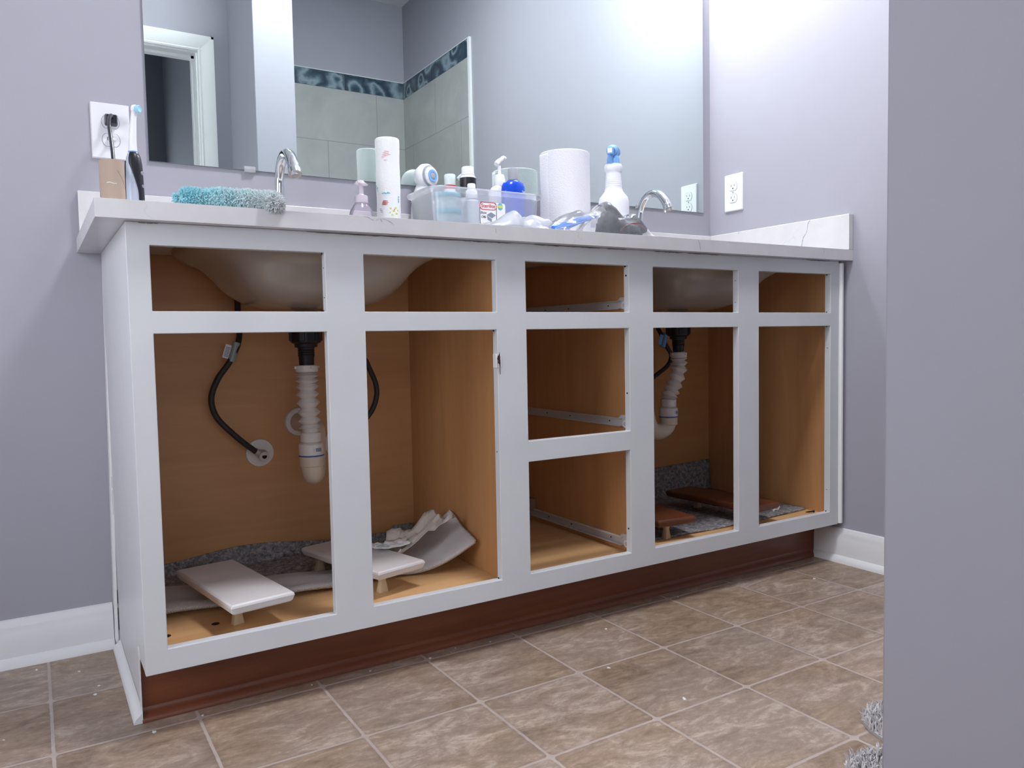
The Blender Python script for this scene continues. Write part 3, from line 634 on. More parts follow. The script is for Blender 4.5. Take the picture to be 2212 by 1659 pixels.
ch = thing('cleaning_cloth', 'fluffy teal and grey chenille cleaning cloth lying on the counter edge', 'cloth', (.083, .0, TZ))
path = [(.002, .030, .017), (.05, .026, .0185), (.085, .018, .019), (.118, .004, .018), (.142, -.014, .0155), (.160, -.036, .0075)]
PP = spline(path, 12)
def crad(t): return .0165-.001*cos(t*9)+.0015*sin(t*23)-(.004 if t < .03 else 0)
bm = nb(); sweep(bm, path, lambda t: crad(t)*.80*min(1, .25+14*t)*min(1, .15+(1-t)*12), 18, sm=12); 
for v in bm.verts:
    if v.co.y > -.0275: v.co.z = max(v.co.z, .0005)
obj('cloth_core', bm, 'chenille', ch)
bm = nb(); nP = len(PP)
for k in range(4200):
    t = random.random()**.95; i = min(nP-2, int(t*(nP-1))); p = PP[i].lerp(PP[i+1], t*(nP-1)-i); T = (PP[i+1]-PP[i]).normalized(); U = T.orthogonal().normalized(); W = T.cross(U)
    a = random.random()*2*pi; d = U*cos(a)+W*sin(a); r = crad(t)*.76*min(1, .3+14*t)*min(1, .2+(1-t)*12)
    if t > .93: d = (d+T*(t-.93)*22).normalized()
    if t < .02: d = (d-T*.8).normalized()
    b = p+d*r
    if b.z < .0012 and b.y > -.026: continue
    tip = b+(d+Vector((random.uniform(-.7, .7), random.uniform(-.7, .7), random.uniform(-.7, .5)))*.8).normalized()*random.uniform(.006, .0105)
    if tip.z < .0006 and tip.y > -.028: tip.z = .0006
    s = .0018; q = d.orthogonal().normalized()*s; q2 = d.cross(q).normalized()*s
    vs = [bm.verts.new(b+x) for x in (q, q2, -q, -q2)]; mid = (b+tip)/2; vm = [bm.verts.new(mid+x*.85) for x in (q, q2, -q, -q2)]; vt = bm.verts.new(tip)
    for m_ in range(4): bm.faces.new((vs[m_], vs[(m_+1) % 4], vm[(m_+1) % 4], vm[m_])); bm.faces.new((vm[m_], vm[(m_+1) % 4], vt))
pl = obj('chenille_pile', bm, 'chenille', ch); pl['kind'] = 'stuff'

# ------------------------------------------------------------------ soap bottle
so = thing('soap_dispenser', 'small lilac foaming soap pump bottle in front of the printed towel roll', 'soap bottle', (.5615, .400, TZ))
bm = nb(); lathe(bm, [(.030, 0), (.034, .004), (.0345, .03), (.033, .062), (.028, .082), (.019, .096), (.0155, .101), (.0155, .104)], sy=.8); obj('bottle', bm, 'soap', so)
bm = nb(); lathe(bm, [(.027, .004), (.0325, .008), (.033, .03), (.0315, .058), (.0300, .064)], sy=.78); obj('soap_liquid', bm, mat('lilac_liquid', (.66, .58, .74), .2, alpha=.35), so)
bm = nb(); lathe(bm, [(.0165, .101), (.0165, .116), (.0150, .119), (.0085, .121), (.0065, .123)]); obj('collar', bm, 'pump_tint', so)
bm = nb(); lathe(bm, [(.0062, .121), (.0058, .145)]); obj('pump_stem', bm, 'pump_tint', so)
bm = nb(); lathe(bm, [(.0065, .143), (.017, .1445), (.018, .147), (.011, .151), (.007, .156), (.001, .157)], sy=.7); sweep(bm, [(0, 0, .149), (-.010, -.012, .149), (-.018, -.022, .145)], .0042, 12); obj('pump_head', bm, 'pump_tint', so)

# ------------------------------------------------------------------ printed towel roll
ro = thing('paper_towel_roll', 'tall thin nearly used paper towel roll with coloured prints, near the mirror', 'paper towel roll', (.655, .452, TZ))
bm = nb(); prof_ = [(.0200, .0), (.0300, .0), (.0303, .002)]+[(.0303-.0005*sin(k*.9), .002+.272*k/20) for k in range(1, 21)]+[(.0285, .2765), (.0200, .2765), (.0195, .275), (.0195, .002)]
lathe(bm, prof_, seg=56, close=False); obj('towel_layers', bm, 'ptowel2', ro)
bm = nb(); lathe(bm, [(.0192, .001), (.0192, .2755), (.0180, .2755), (.0180, .001)], seg=40, close=False); obj('core', bm, 'card', ro)
def patch(name, par, ang, z, blobs, m, r=.0307):
    bm = nb()
    for (dx, dz, w_, h_) in blobs:
        n = 18; P0 = []
        for k in range(n):
            a = 2*pi*k/n; q = 1+.18*sin(3*a+dx*900); u = (dx+w_*cos(a)*q)/r; P0.append((ang+u, z+dz+h_*sin(a)*q))
        c_ = bm.verts.new((r*cos(ang+dx/r), r*sin(ang+dx/r), z+dz)); vs = [bm.verts.new((r*cos(a), r*sin(a), zz)) for a, zz in P0]
        for k in range(n): bm.faces.new((c_, vs[k], vs[(k+1) % n]))
    return obj(name, bm, m, par, smooth=False)
FA = R(-118)
pk = [(.0025*k-.006, .004*(k % 3)-.004+.001*k, .0045, .0011) for k in range(7)]
patch('printed_motif', ro, FA-.1, .230, pk+[(.002, .010, .005, .001), (0, -.012, .005, .001)], 'pink_ink')
patch('printed_motif', ro, FA-.28, .112, [(0, -.004, .008, .0010), (.0008, -.001, .0085, .0010), (.0015, .002, .0085, .0010), (.002, .005, .007, .001)], 'red')
patch('printed_motif', ro, FA-.15, .136, [(-.008, 0, .003, .0012), (-.003, .001, .002, .002), (.001, 0, .003, .0012), (.006, .001, .0022, .002), (.010, .0, .002, .0012)], 'cyan_ink')
patch('printed_motif', ro, FA-1.05, .150, [(0, 0, .003, .004), (-.003, .006, .0025, .002), (.002, -.006, .002, .0015)], 'cyan_ink')
patch('printed_motif', ro, FA+1.05, .125, [(0, .004, .003, .0015), (0, -.002, .0035, .0012), (0, -.008, .0022, .003)], 'cyan_ink')
patch('printed_motif', ro, FA+.5, .092, [(0, 0, .004, .002), (-.008, .006, .003, .002), (.006, .008, .003, .0025), (-.004, -.010, .003, .002), (.008, -.006, .0035, .0025), (.012, .002, .002, .003), (-.010, -.004, .002, .002)], 'yellow_ink')
patch('printed_motif', ro, FA+.52, .096, [(0.001, 0, .0014, .0014)], 'red', r=.0309)
patch('printed_motif', ro, FA-.45, .094, [(-.004, 0, .004, .0008), (-.002, -.004, .003, .0008), (-.006, .004, .003, .0008)], 'ink_grey')

# ------------------------------------------------------------------ facial brush
cb = thing('facial_brush', 'white electric facial cleansing brush with blue bristle ring', 'facial brush', (.755, .482, TZ))
bm = nb(); sweep(bm, [(-.002, 0, .0), (-.003, 0, .05), (.0, 0, .10), (.006, 0, .145), (.014, 0, .17)], lambda t: .0175+.004*sin(pi*t)+.003*t, 28); obj('handle', bm, 'plastic_white', cb)
hd = Vector((.35, -.93, .05)).normalized(); M = Matrix.Translation((.020, -.002, .197)) @ hd.to_track_quat('Z', 'Y').to_matrix().to_4x4()
bm = nb(); lathe(bm, [(.001, -.026), (.018, -.024), (.030, -.015), (.0355, .0), (.034, .010), (.0285, .015)], M=M, seg=40); hh = obj('head', bm, 'plastic_white', cb, angle=60)
bm = nb(); lathe(bm, [(.0285, .0145), (.0290, .0165), (.0245, .0175)], M=M, seg=40); obj('grey_ring', bm, 'plastic_grey', cb)
bm = nb(); n = 44; rs = []
for r_, z_ in ((.0245, .016), (.0245, .022), (.0150, .0245)):
    rs.append([M @ Vector(((r_ if k % 2 else r_*.93)*cos(2*pi*k/n/2*1.0), (r_ if k % 2 else r_*.93)*sin(2*pi*k/n/2*1.0), z_)) for k in range(n*2)])
rings(bm, rs); obj('bristle_crown', bm, 'plastic_white', cb, smooth=False)
bm = nb(); lathe(bm, [(.0165, .0246), (.0160, .0262), (.0100, .0262), (.0098, .0246)], M=M, seg=40); obj('bristle_ring', bm, 'lightblue', cb)
bm = nb(); lathe(bm, [(.0092, .0240), (.0085, .0262), (.0050, .0268), (.001, .0268)], M=M, seg=30); obj('bristle_centre', bm, 'plastic_grey', cb)

# ------------------------------------------------------------------ storage tub with contents
tu = thing('storage_tub', 'frosted clear plastic storage tub full of bottles, standing on the counter', 'tub', (.858, .366, TZ))
HX, HY, HZ = .163, .088, .1375
bm = nb(); L = [rrect(HX-.026, HY-.020, .018, 0), rrect(HX-.021, HY-.015, .022, .004), rrect(HX-.013, HY-.010, .026, .070), rrect(HX-.010, HY-.008, .028, .124), rrect(HX-.002, HY-.002, .030, .127), rrect(HX, HY, .030, .133), rrect(HX-.002, HY-.002, .030, HZ), rrect(HX-.010, HY-.010, .028, HZ-.001),
     rrect(HX-.0125, HY-.0105, .027, .121), rrect(HX-.0155, HY-.0125, .025, .070), rrect(HX-.023, HY-.017, .020, .006), rrect(HX-.028, HY-.022, .017, .003)]
rings(bm, L); obj('tub_shell', bm, 'tub', tu, angle=50)
# printed label on the front of the tub
yl = -(HY-.0095); zl = .077
lab = obj('label', prism(nb(), [(p.x, p.y) for p in rrect(.0375, .0300, .006, 0, (.006, zl))], 'y', yl-.0012, yl-.0006), 'paper_label', tu, smooth=False, label='printed paper label with red and dark frame')
def frame2(name, x0, x1, z0, z1, r, w_, y, m):
    bm = nb(); o_ = rrect((x1-x0)/2, (z1-z0)/2, r, 0, ((x0+x1)/2, (z0+z1)/2)); i_ = rrect((x1-x0)/2-w_, (z1-z0)/2-w_, r-w_*.6, 0, ((x0+x1)/2, (z0+z1)/2))
    rings(bm, [[Vector((p.x, y, p.y)) for p in o_], [Vector((p.x, y, p.y)) for p in i_]], False, False); return obj(name, bm, m, lab, smooth=False, solid=.0002)
frame2('label_frame', -.0310, .0180, .050, .1075, .007, .0016, yl-.0014, 'navy')
frame2('logo_frame', -.0310, .0180, .0880, .1075, .0085, .0016, yl-.0017, 'red')
text('Sterilite', .0128, FACE_FRONT(-.0065, yl-.0018, .0977), 'red', lab)
text('Show', .0088, FACE_FRONT(-.0205, yl-.0016, .0805, .9), 'navy', lab, shear=.3)
text('Offs', .0088, FACE_FRONT(-.0205, yl-.0016, .0700, .9), 'navy', lab, shear=.3)
bm = nb(); prism(bm, [(-.011, .076), (.002, .083), (.0155, .076), (.0035, .068)], 'y', yl-.0016, yl-.0013); prism(bm, [(-.0105, .074), (.0035, .066), (.0035, .058), (-.009, .064)], 'y', yl-.0016, yl-.0013); obj('label_picture', bm, 'ink_grey', lab, smooth=False)
bm = nb(); prism(bm, [(.0285+.0078*cos(2*pi*k/28), .0985+.0088*sin(2*pi*k/28)) for k in range(28)], 'y', yl-.0016, yl-.0013); obj('badge', bm, 'cyan_ink', lab, smooth=False)
bm = nb(); box(bm, .0212, .0358, yl-.0018, yl-.0016, .0955, .1015); obj('badge_band', bm, 'yellow_ink', lab, smooth=False)
gz = TZ+.0064
def jar(label, x, y, z, r, lid, body, h=.034, w_=False):
    t = thing('storage_jar', label, 'jar', (x, y, z))
    obj('jar_body', lathe(nb(), [(r*.92, 0), (r*.97, .002), (r*.97, h-.003), (r*.93, h)]), body, t); obj('lid', lathe(nb(), [(r, h-.002), (r, h+.006), (r*.96, h+.008)]), lid, t)
    if w_: text('W', .011, FACE_FRONT(.018, -r*.92, h*.5), 'ink_grey', t)
    return t
jar('bottom of three stacked round jars with teal lids inside the tub', .770, .350, gz, .035, 'teal', 'jar', .034)
jar('middle of three stacked round jars with teal lids inside the tub', .770, .350, gz+.0422, .0345, 'teal', 'jar', .034)
jar('top of three stacked round jars with teal lids inside the tub', .770, .350, gz+.0844, .034, 'teal', 'jar', .033, True)
b_ = thing('squat_bottle', 'squat yellow-green bottle showing faintly through the left end of the tub', 'bottle', (.748, .404, gz))
obj('bottle_body', lathe(nb(), [(.018, 0), (.020, .003), (.020, .06), (.014, .072), (.009, .076)]), 'yellow', b_); obj('cap', lathe(nb(), [(.010, .0765), (.010, .092), (.008, .094)]), 'plastic_white', b_)
# blue bottle
t = thing('blue_bottle', 'cobalt blue bottle with grey cap standing in the tub', 'bottle', (.970, .356, gz))
bm = nb(); P_ = [(0, .026, .018), (.004, .029, .020), (.06, .032, .021), (.12, .0345, .023), (.145, .0350, .023), (.160, .0335, .022), (.170, .029, .019), (.1755, .0185, .0150), (.177, .0125, .0125)]
rings(bm, [[Vector((a*cos(2*pi*k/44), b*sin(2*pi*k/44), z)) for k in range(44)] for z, a, b in P_]); obj('bottle_body', bm, 'blue', t, angle=50)
obj('cap', lathe(nb(), [(.0135, .1774), (.0135, .207), (.0125, .2085)], seg=32), 'plastic_grey', t)
text('Tend', .0085, Matrix.Translation((.0185, -.0212, .1455)) @ Matrix.Rotation(R(28), 4, 'Z') @ Matrix.Rotation(R(90), 4, 'X'), 'paper_label', t)
# lotion pump
t = thing('lotion_bottle', 'white lotion bottle with white pump head in the tub, behind the blue bottle', 'bottle', (.968, .412, gz))
t.location.x = .962
bm = nb(); rings(bm, [[Vector((a*cos(2*pi*k/40), b*sin(2*pi*k/40), z)) for k in range(40)] for z, a, b in ((0, .034, .016), (.01, .036, .018), (.13, .036, .018), (.152, .034, .017), (.166, .025, .015), (.172, .014, .013))]); obj('bottle_body', bm, 'plastic_white', t, angle=50)
obj('collar', lathe(nb(), [(.0150, .1705), (.0150, .190), (.0135, .193), (.013, .199), (.011, .202)]), 'plastic_white', t)
bm = nb(); sweep(bm, [(0, 0, .201), (0, 0, .226)], .0045, 16, sm=2); sweep(bm, [(-.011, -.003, .228), (-.004, -.001, .236), (.006, .001, .243), (.015, .003, .250), (.023, .005, .249)], lambda t_: .0075-.0035*t_, 16); obj('pump_head', bm, 'plastic_white', t)
# white bottle with black label
t = thing('white_bottle', 'white capped bottle with a black label standing at the back of the tub', 'bottle', (.861, .406, gz))
obj('bottle_body', lathe(nb(), [(.020, 0), (.0215, .003), (.0215, .183), (.0175, .189)]), 'plastic_white', t)
obj('label_band', lathe(nb(), [(.0218, .13), (.0218, .182)], close=False), 'black', t, label='black label band')
obj('cap', lathe(nb(), [(.0180, .1893), (.0180, .193), (.0165, .194), (.0160, .2095), (.0145, .2115)]), 'plastic_white', t)
# small white dropper bottle
t = thing('small_bottle', 'small white bottle with stepped cap at the front of the black-labelled one', 'bottle', (.849, .366, gz))
obj('bottle_body', lathe(nb(), [(.016, 0), (.017, .003), (.017, .115), (.013, .120)]), 'plastic_white', t)
obj('cap', lathe(nb(), [(.0155, .1205), (.0155, .138), (.0145, .141), (.0110, .145), (.0105, .158), (.009, .160), (.001, .161)]), 'plastic_white', t)
t = thing('capped_bottle', 'white bottle with pale cap and red band, left of the black-labelled bottle in the tub', 'bottle', (.811, .412, gz))
obj('bottle_body', lathe(nb(), [(.014, 0), (.0155, .002), (.0155, .152), (.0145, .156)]), 'plastic_white', t)
obj('red_band', lathe(nb(), [(.0158, .150), (.0158, .158), (.0148, .1605)], close=False), 'red', t, label='red band below the cap')
obj('cap', lathe(nb(), [(.0148, .1606), (.0148, .186), (.0135, .1885)]), mat('pale_green_cap', (.66, .74, .72), .35), t)
# sheet of film sticking out at the right end
bm = nb(); grid(bm, lambda u, v: (.985+.055*u, .335+.06*v+.004*sin(u*5), TZ+.136+.012*u+.004*sin(v*7+u*4)), 10, 8); tag(obj('plastic_film', bm, 'bag_white', solid=.0003), 'small piece of clear film over the right rim of the tub', 'film')

# ------------------------------------------------------------------ big paper towel roll
rp = thing('paper_towel_roll', 'thick white embossed paper towel roll right of the storage tub', 'paper towel roll', (1.160, .386, TZ))
bm = nb(); seg = 72; L = []
for r_, z in [(.0215, 0), (.069, 0), (.0705, .002), (.0708, .10), (.0703, .20), (.0705, .2765), (.0685, .2785), (.0215, .2785), (.0210, .277), (.0210, .002)]:
    L.append([Vector((r_*cos(2*pi*k/seg), r_*sin(2*pi*k/seg), z)) for k in range(seg)])
rings(bm, L, False, False); obj('towel_layers', bm, 'ptowel', rp)
bm = nb(); grid(bm, lambda u, v: ((.0712+.006*u**1.5)*cos(R(195)-u*.42), (.0712+.006*u**1.5)*sin(R(195)-u*.42), .006+.266*v-.003*u+.0015*sin(v*40)*u), 10, 40); obj('loose_sheet', bm, 'ptowel', rp, solid=.0006)
bm = nb(); lathe(bm, [(.0208, .001), (.0208, .2775), (.0196, .2775), (.0196, .001)], seg=40, close=False); obj('core', bm, 'card', rp)

# ------------------------------------------------------------------ spray bottle
sb = thing('spray_bottle', 'white spray bottle with light blue trigger head right of the towel roll', 'spray bottle', (1.265, .300, TZ))
bm = nb(); pr = [(.036, 0), (.041, .004), (.0425, .02), (.0425, .125), (.042, .142), (.039, .152), (.031, .162), (.0255, .170), (.0235, .180)]
for k in range(7): pr += [(.0235-.0004*k+.0006, .184+.005*k), (.0230-.0003*k, .1865+.005*k)]
pr += [(.0215, .221), (.0235, .224), (.0250, .228), (.0250, .238), (.0230, .243), (.017, .2445)]
lathe(bm, pr, seg=48); obj('bottle_body', bm, 'spray_body', sb, angle=30)
bm = nb(); lathe(bm, [(.0180, .2447), (.0180, .258), (.0165, .262), (.0150, .266)], seg=28); obj('collar', bm, 'lightblue', sb)
dv_ = Vector((-.80, -.60, 0)).normalized()
bm = nb(); P1 = [Vector((0, 0, .264)), Vector((0, 0, .270)), dv_*-.002+Vector((0, 0, .278)), dv_*-.004+Vector((0, 0, .285))]; sweep(bm, P1, lambda t_: .0135+.004*t_, 20)
sweep(bm, [dv_*-.016+Vector((0, 0, .278)), dv_*-.007+Vector((0, 0, .282)), dv_*.012+Vector((0, 0, .281)), dv_*.026+Vector((0, 0, .275))], lambda t_: .0175-.0045*t_, 20); hd_ = obj('trigger_head', bm, 'lightblue', sb)
M = Matrix.Translation(dv_*.027+Vector((0, 0, .275))) @ dv_.to_track_quat('Z', 'Y').to_matrix().to_4x4()
bm = nb(); box(bm, -.0095, .0095, -.0095, .0095, 0, .010, M); nz_ = obj('nozzle', bm, 'lightblue', hd_, bevel=.002)
bm = nb(); box(bm, -.0062, .0062, -.0062, .0062, .0102, .0110, M); obj('nozzle_face', bm, 'plastic_white', hd_)
bm = nb(); sweep(bm, [dv_*.014+Vector((0, 0, .272)), dv_*.020+Vector((0, 0, .262)), dv_*.021+Vector((0, 0, .250)), dv_*.023+Vector((0, 0, .243))], lambda t_: .005-.001*t_, 12); obj('trigger', bm, 'lightblue', hd_)

# ------------------------------------------------------------------ plastic bags
def crumple(cx, cy, a, b, h, seed, nu=46, nv=34, amp=1.0, rot=0, zmin=.0006, ridge=14, lean=0.0):
    def f(u, v):
        x = (u-.5)*2; y = (v-.5)*2; e = max(0, 1-abs(x)**2.2)*max(0, 1-abs(y)**2.2)
        p = Vector((x*a*ridge, y*b*ridge, seed)); q = 1.3*abs(noise.noise(p*1.0))+.5*abs(noise.noise(p*2.1+Vector((4, 1, 2))))+.12*noise.noise(p*4.5)
        z = h*(e**.6)*(.50+.62*q)*amp; X = x*a+.010*noise.noise(p+Vector((9, 0, 0)))+lean*z; Y = y*b+.010*noise.noise(p+Vector((0, 9, 0)))
        return Vector((cx+X*cos(rot)-Y*sin(rot), cy+X*sin(rot)+Y*cos(rot), TZ+max(zmin, z)))
    return f
bm = nb(); grid(bm, crumple(.775, .075, .085, .065, .047, 3.1, lean=.3), 60, 40)
tag(obj('plastic_bag', bm, 'bag_white', solid=.0003, angle=50), 'crumpled milky white plastic bag on the counter in front of the tub', 'plastic bag')
bm = nb(); grid(bm, crumple(.868, .10, .055, .055, .050, 8.4), 50, 40)
tag(obj('plastic_bag', bm, 'bag_white', solid=.0003, angle=50), 'crumpled white bag in front of the thick paper towel roll', 'plastic bag')
# blue comb like tool in a clear bag
bt = thing('blue_tool', 'bright blue plastic handle lying in the clear bag at the counter edge', 'handle', (.864, .020, TZ))
bm = nb(); sweep(bm, [(0, 0, .006), (.03, 0, .0155), (.075, 0, .031), (.118, 0, .044)], lambda t_: .0045+.0065*sin(pi*min(1, t_*.62+.25))*(1-.72*t_), 16); obj('handle_body', bm, 'blue' if 0 else mat('bright_blue_plastic', (.02, .22, .80), .25), bt)
bm = nb(); sweep(bm, [(.012, -.0075, .011), (.05, -.0085, .020), (.085, -.007, .030)], .0012, 8); obj('pale_blue_line', bm, 'lightblue', bt)  # thin light blue line along the handle
bm = nb(); 
def lump(bm, c, r, s, seed, z0=.0008):
    b0 = len(bm.verts); res = bmesh.ops.create_icosphere(bm, subdivisions=4, radius=1.0)
    for v in res['verts']:
        n_ = v.co.normalized(); k = 1+.30*noise.noise(n_*2.2+Vector((seed, 0, 0)))+.14*noise.noise(n_*6+Vector((0, seed, 0))); v.co = Vector((c[0]+n_.x*r*s[0]*k, c[1]+n_.y*r*s[1]*k, max(TZ+z0, c[2]+n_.z*r*s[2]*k)))
lump(bm, (1.045, .048, TZ+.022), .030, (1.0, .8, 1.25), 2.2)
lump(bm, (1.095, .040, TZ+.018), .034, (1.0, .9, .80), 5.7)
tag(obj('dark_scrunchie', bm, 'darkfab', angle=60), 'dark charcoal bundle inside the clear bag left of the right faucet', 'bundle')
bm = nb(); sweep(bm, [(1.040, .002, TZ+.010), (1.060, -.002, TZ+.026), (1.090, -.004, TZ+.029), (1.118, -.002, TZ+.016)], .0011, 8); tag(obj('hair_tie', bm, mat('dull_red_elastic', (.35, .06, .06), .6)), 'thin red elastic across the dark bundle in the clear bag', 'elastic')
def bagf(u, v):
    x = .845+.30*u; ridge = .020+.030*math.exp(-((u-.32)/.16)**2)+.050*math.exp(-((u-.60)/.13)**2)+.032*math.exp(-((u-.86)/.10)**2)
    prof2 = sin(pi*v)**.55; p = Vector((x*30, v*4, 2)); y = -.018+.125*v
    z = ridge*1.12*prof2*(1+.10*noise.noise(p*1.3))+.0016*noise.noise(p*5)*prof2
    edge = min(1, u*8, (1-u)*7)
    return Vector((x, y+.004*noise.noise(p*2), TZ+max(.0008, z*edge)))
bm = nb(); grid(bm, bagf, 70, 40); tag(obj('zip_bag', bm, 'bag_clear', angle=50), 'clear zip bag holding the blue handle and the dark bundle', 'plastic bag')

# ------------------------------------------------------------------ plumbing below the sinks
def corr(n, r0, r1): return lambda t: (r0+(r1-r0)*abs(sin(pi*n*t))**1.0)
def drain(label, pts, trap, ex, jz):
    x0, y0 = pts[0][0], pts[0][1]
    t = thing('drain_pipe', label, 'drain pipe', (x0, y0, .73)); o = Vector((x0, y0, .73)); L = lambda p: Vector(p)-o
    bm = nb(); lathe(bm, [(.030, .011), (.031, -.022), (.033, -.026), (.033, -.056), (.0300, -.0585), (.0250, -.060), (.0245, -.068)], seg=24)
    for k in range(6): a = 2*pi*k/6; box(bm, .030, .036, -.006, .006, -.054, -.028, Matrix.Rotation(a, 4, 'Z'))
    obj('drain_body', bm, 'black', t, bevel=.0015)
    bm = nb(); lathe(bm, [(.0185, -.0682)]+[(.0185-.0012*(k % 2), -.070-.0025*k) for k in range(8)]+[(.0165, -.092), (.0160, -.108)], seg=28); obj('threaded_tail', bm, 'black', t)
    bm = nb(); lathe(bm, [(.0225, -.1065), (.0245, -.108), (.0245, -.120), (.0225, -.122)], seg=28)
    for k in range(4): a = 2*pi*k/4+.1; box(bm, .0235, .0285, -.0015, .0015, -.114, -.109, Matrix.Rotation(a, 4, 'Z'))
    obj('slip_nut', bm, 'pvc', t)
    bm = nb(); sweep(bm, [L(p) for p in pts], lambda q: .0175 if (q < .10 or q > .90) else .0158+.0092*(abs((q*10) % 1.0-.5)*2), 26, sm=40); obj('corrugated_pipe', bm, 'pvc', t, angle=25)
    e = Vector(pts[-1])-o
    bm = nb(); lathe(bm, [(.020, .006), (.0225, .004), (.0225, -.015), (.0200, -.017)], c=e, seg=28); obj('slip_nut', bm, 'pvc', t)
    bm = nb(); lathe(bm, [(.0215, -.017), (.0265, -.021), (.0270, -.024), (.0270, -.046), (.0255, -.0465)], c=e, seg=28); obj('trap_adapter', bm, 'pvc', t)
    bm = nb(); lathe(bm, [(.0275, -.0440), (.0275, -.0470)], c=e, seg=28, close=False); obj('blue_glue_line', bm, mat('blue_primer', (.04, .10, .40), .5), t)
    bm = nb(); box(bm, -.0245, -.008, -.0278, -.0268, 0, .008, Matrix.Translation(e+Vector((.022, .001, -.036)))); obj('bar_code', bm, 'ink_grey', t)
    bm = nb(); sweep(bm, [L(p) for p in trap], .0235, 24, sm=12); obj('trap', bm, 'pvc2', t)
    bm = nb(); d0 = Vector(trap[0])-o; lathe(bm, [(.0262, .002), (.0262, -.022), (.0240, -.024)], c=d0, seg=28); obj('trap_hub', bm, 'pvc2', t)
    bm = nb(); lathe(bm, [(.024, 0), (.036, .001), (.034, .008), (.024, .011)], M=Matrix.Translation(L(ex)) @ Matrix.Rotation(R(90), 4, 'X'), seg=36, close=False); obj('escutcheon', bm, 'pvc', t)
    return t
drain('white corrugated drain pipe hanging under the left sink', [(.374, .27, .612), (.374, .27, .595), (.3745, .27, .56), (.376, .27, .51), (.378, .27, .470)],
      [(.3785, .27, .424), (.3785, .270, .405), (.382, .277, .385), (.392, .300, .3785), (.402, .325, .386), (.406, .334, .410), (.408, .336, .450), (.411, .350, .474), (.417, .40, .478), (.420, .500, .477)], (.420, .5030, .477), .42)
drain('white corrugated drain pipe hanging under the right sink', [(1.476, .27, .625), (1.477, .27, .605), (1.477, .27, .575), (1.458, .27, .53), (1.440, .27, .500), (1.436, .27, .483)],
      [(1.4355, .27, .437), (1.4345, .27, .425), (1.426, .272, .405), (1.404, .276, .395), (1.380, .28, .402), (1.370, .284, .425), (1.372, .30, .455), (1.38, .34, .470), (1.39, .42, .474), (1.392, .500, .475)], (1.392, .5030, .475), .43)
def hose(label, pts, vx, vz, tagp=None, tagm='plastic_white'):
    e = Vector((vx, .470, vz)); o = Vector((vx, .5030, vz)); t = thing('supply_hose', label, 'hose', o)
    L = [Vector(p)-o for p in pts]
    bm = nb(); sweep(bm, L, .0068, 16, sm=12); hs = obj('hose', bm, 'rubber', t)
    a = L[-1]; d = (L[-1]-L[-2]).normalized(); M = Matrix.Translation(a) @ d.to_track_quat('Z', 'Y').to_matrix().to_4x4()
    bm = nb(); lathe(bm, [(.0078, -.004), (.0078, .006), (.0068, .007), (.0068, .012), (.0105, .013), (.0105, .025), (.009, .026)], M=M, seg=6 if 0 else 20); obj('coupling', bm, 'steel', t)
    bm = nb(); sweep(bm, [(0, -.002, 0), (0, -.033, 0)], .0085, 16, sm=2); sweep(bm, [(0, -.030, 0), (0, -.046, -.004)], .012, 12, sm=2); sweep(bm, [a+d*.024, (0, -.036, 0)], .008, 12, sm=2); vv = obj('valve', bm, 'steel', t)
    bm = nb(); bmesh.ops.create_cone(bm, cap_ends=True, segments=20, radius1=.0055, radius2=.0055, depth=.0008, matrix=Matrix.Translation((0, -.0463, -.004)) @ Matrix.Rotation(R(90), 4, 'X')); obj('valve_hole', bm, 'hole', vv)
    bm = nb(); lathe(bm, [(.008, 0), (.0335, .001), (.0325, .004), (.012, .007), (.009, .007)], M=Matrix.Rotation(R(90), 4, 'X'), seg=36, close=False); obj('escutcheon', bm, 'pvc', t)
    if tagp:
        p = Vector(tagp)-o; M = Matrix.Translation(p) @ Matrix.Rotation(R(18), 4, 'Y')
        bm = nb(); lathe(bm, [(.0086, -.024), (.0088, 0), (.0086, .022)], M=M, seg=16, close=False); obj('tag_wrap', bm, 'jar' if tagm == 'plastic_white' else tagm, t)
        bm = nb(); box(bm, -.022, -.0085, -.002, -.001, -.020, .012, M); tg = obj('paper_tag', bm, 'plastic_white' if tagm == 'plastic_white' else tagm, t)
        if tagm == 'plastic_white':
            bm = nb()
            for k in range(7): box(bm, -.020, -.010, -.0026, -.0021, -.016+.0034*k, -.0145+.0034*k, M)
            obj('tag_print', bm, 'ink_grey', tg)
hose('black braided hose curving to the left shut-off valve under the left sink', [(.281, .490, .80), (.280, .486, .745), (.275, .455, .70), (.265, .44, .667), (.246, .44, .630), (.219, .44, .592), (.204, .44, .548), (.217, .445, .503), (.262, .45, .453), (.300, .462, .420), (.306, .464, .416)], .322, .408, (.258, .4405, .655))
hose('black braided hose bowing out right of the left sink drain', [(.48, .490, .80), (.49, .486, .745), (.525, .445, .69), (.565, .43, .635), (.584, .437, .604), (.601, .44, .564), (.601, .44, .529), (.584, .44, .492), (.545, .455, .445), (.535, .458, .436)], .515, .415)
hose('black braided hose with a blue tag behind the right sink drain', [(1.54, .490, .80), (1.545, .484, .745), (1.551, .438, .695), (1.566, .42, .644), (1.588, .42, .610), (1.572, .42, .578), (1.514, .42, .544), (1.46, .43, .50), (1.38, .45, .455), (1.360, .455, .445)], 1.335, .430, (1.560, .4205, .660), 'lightblue')

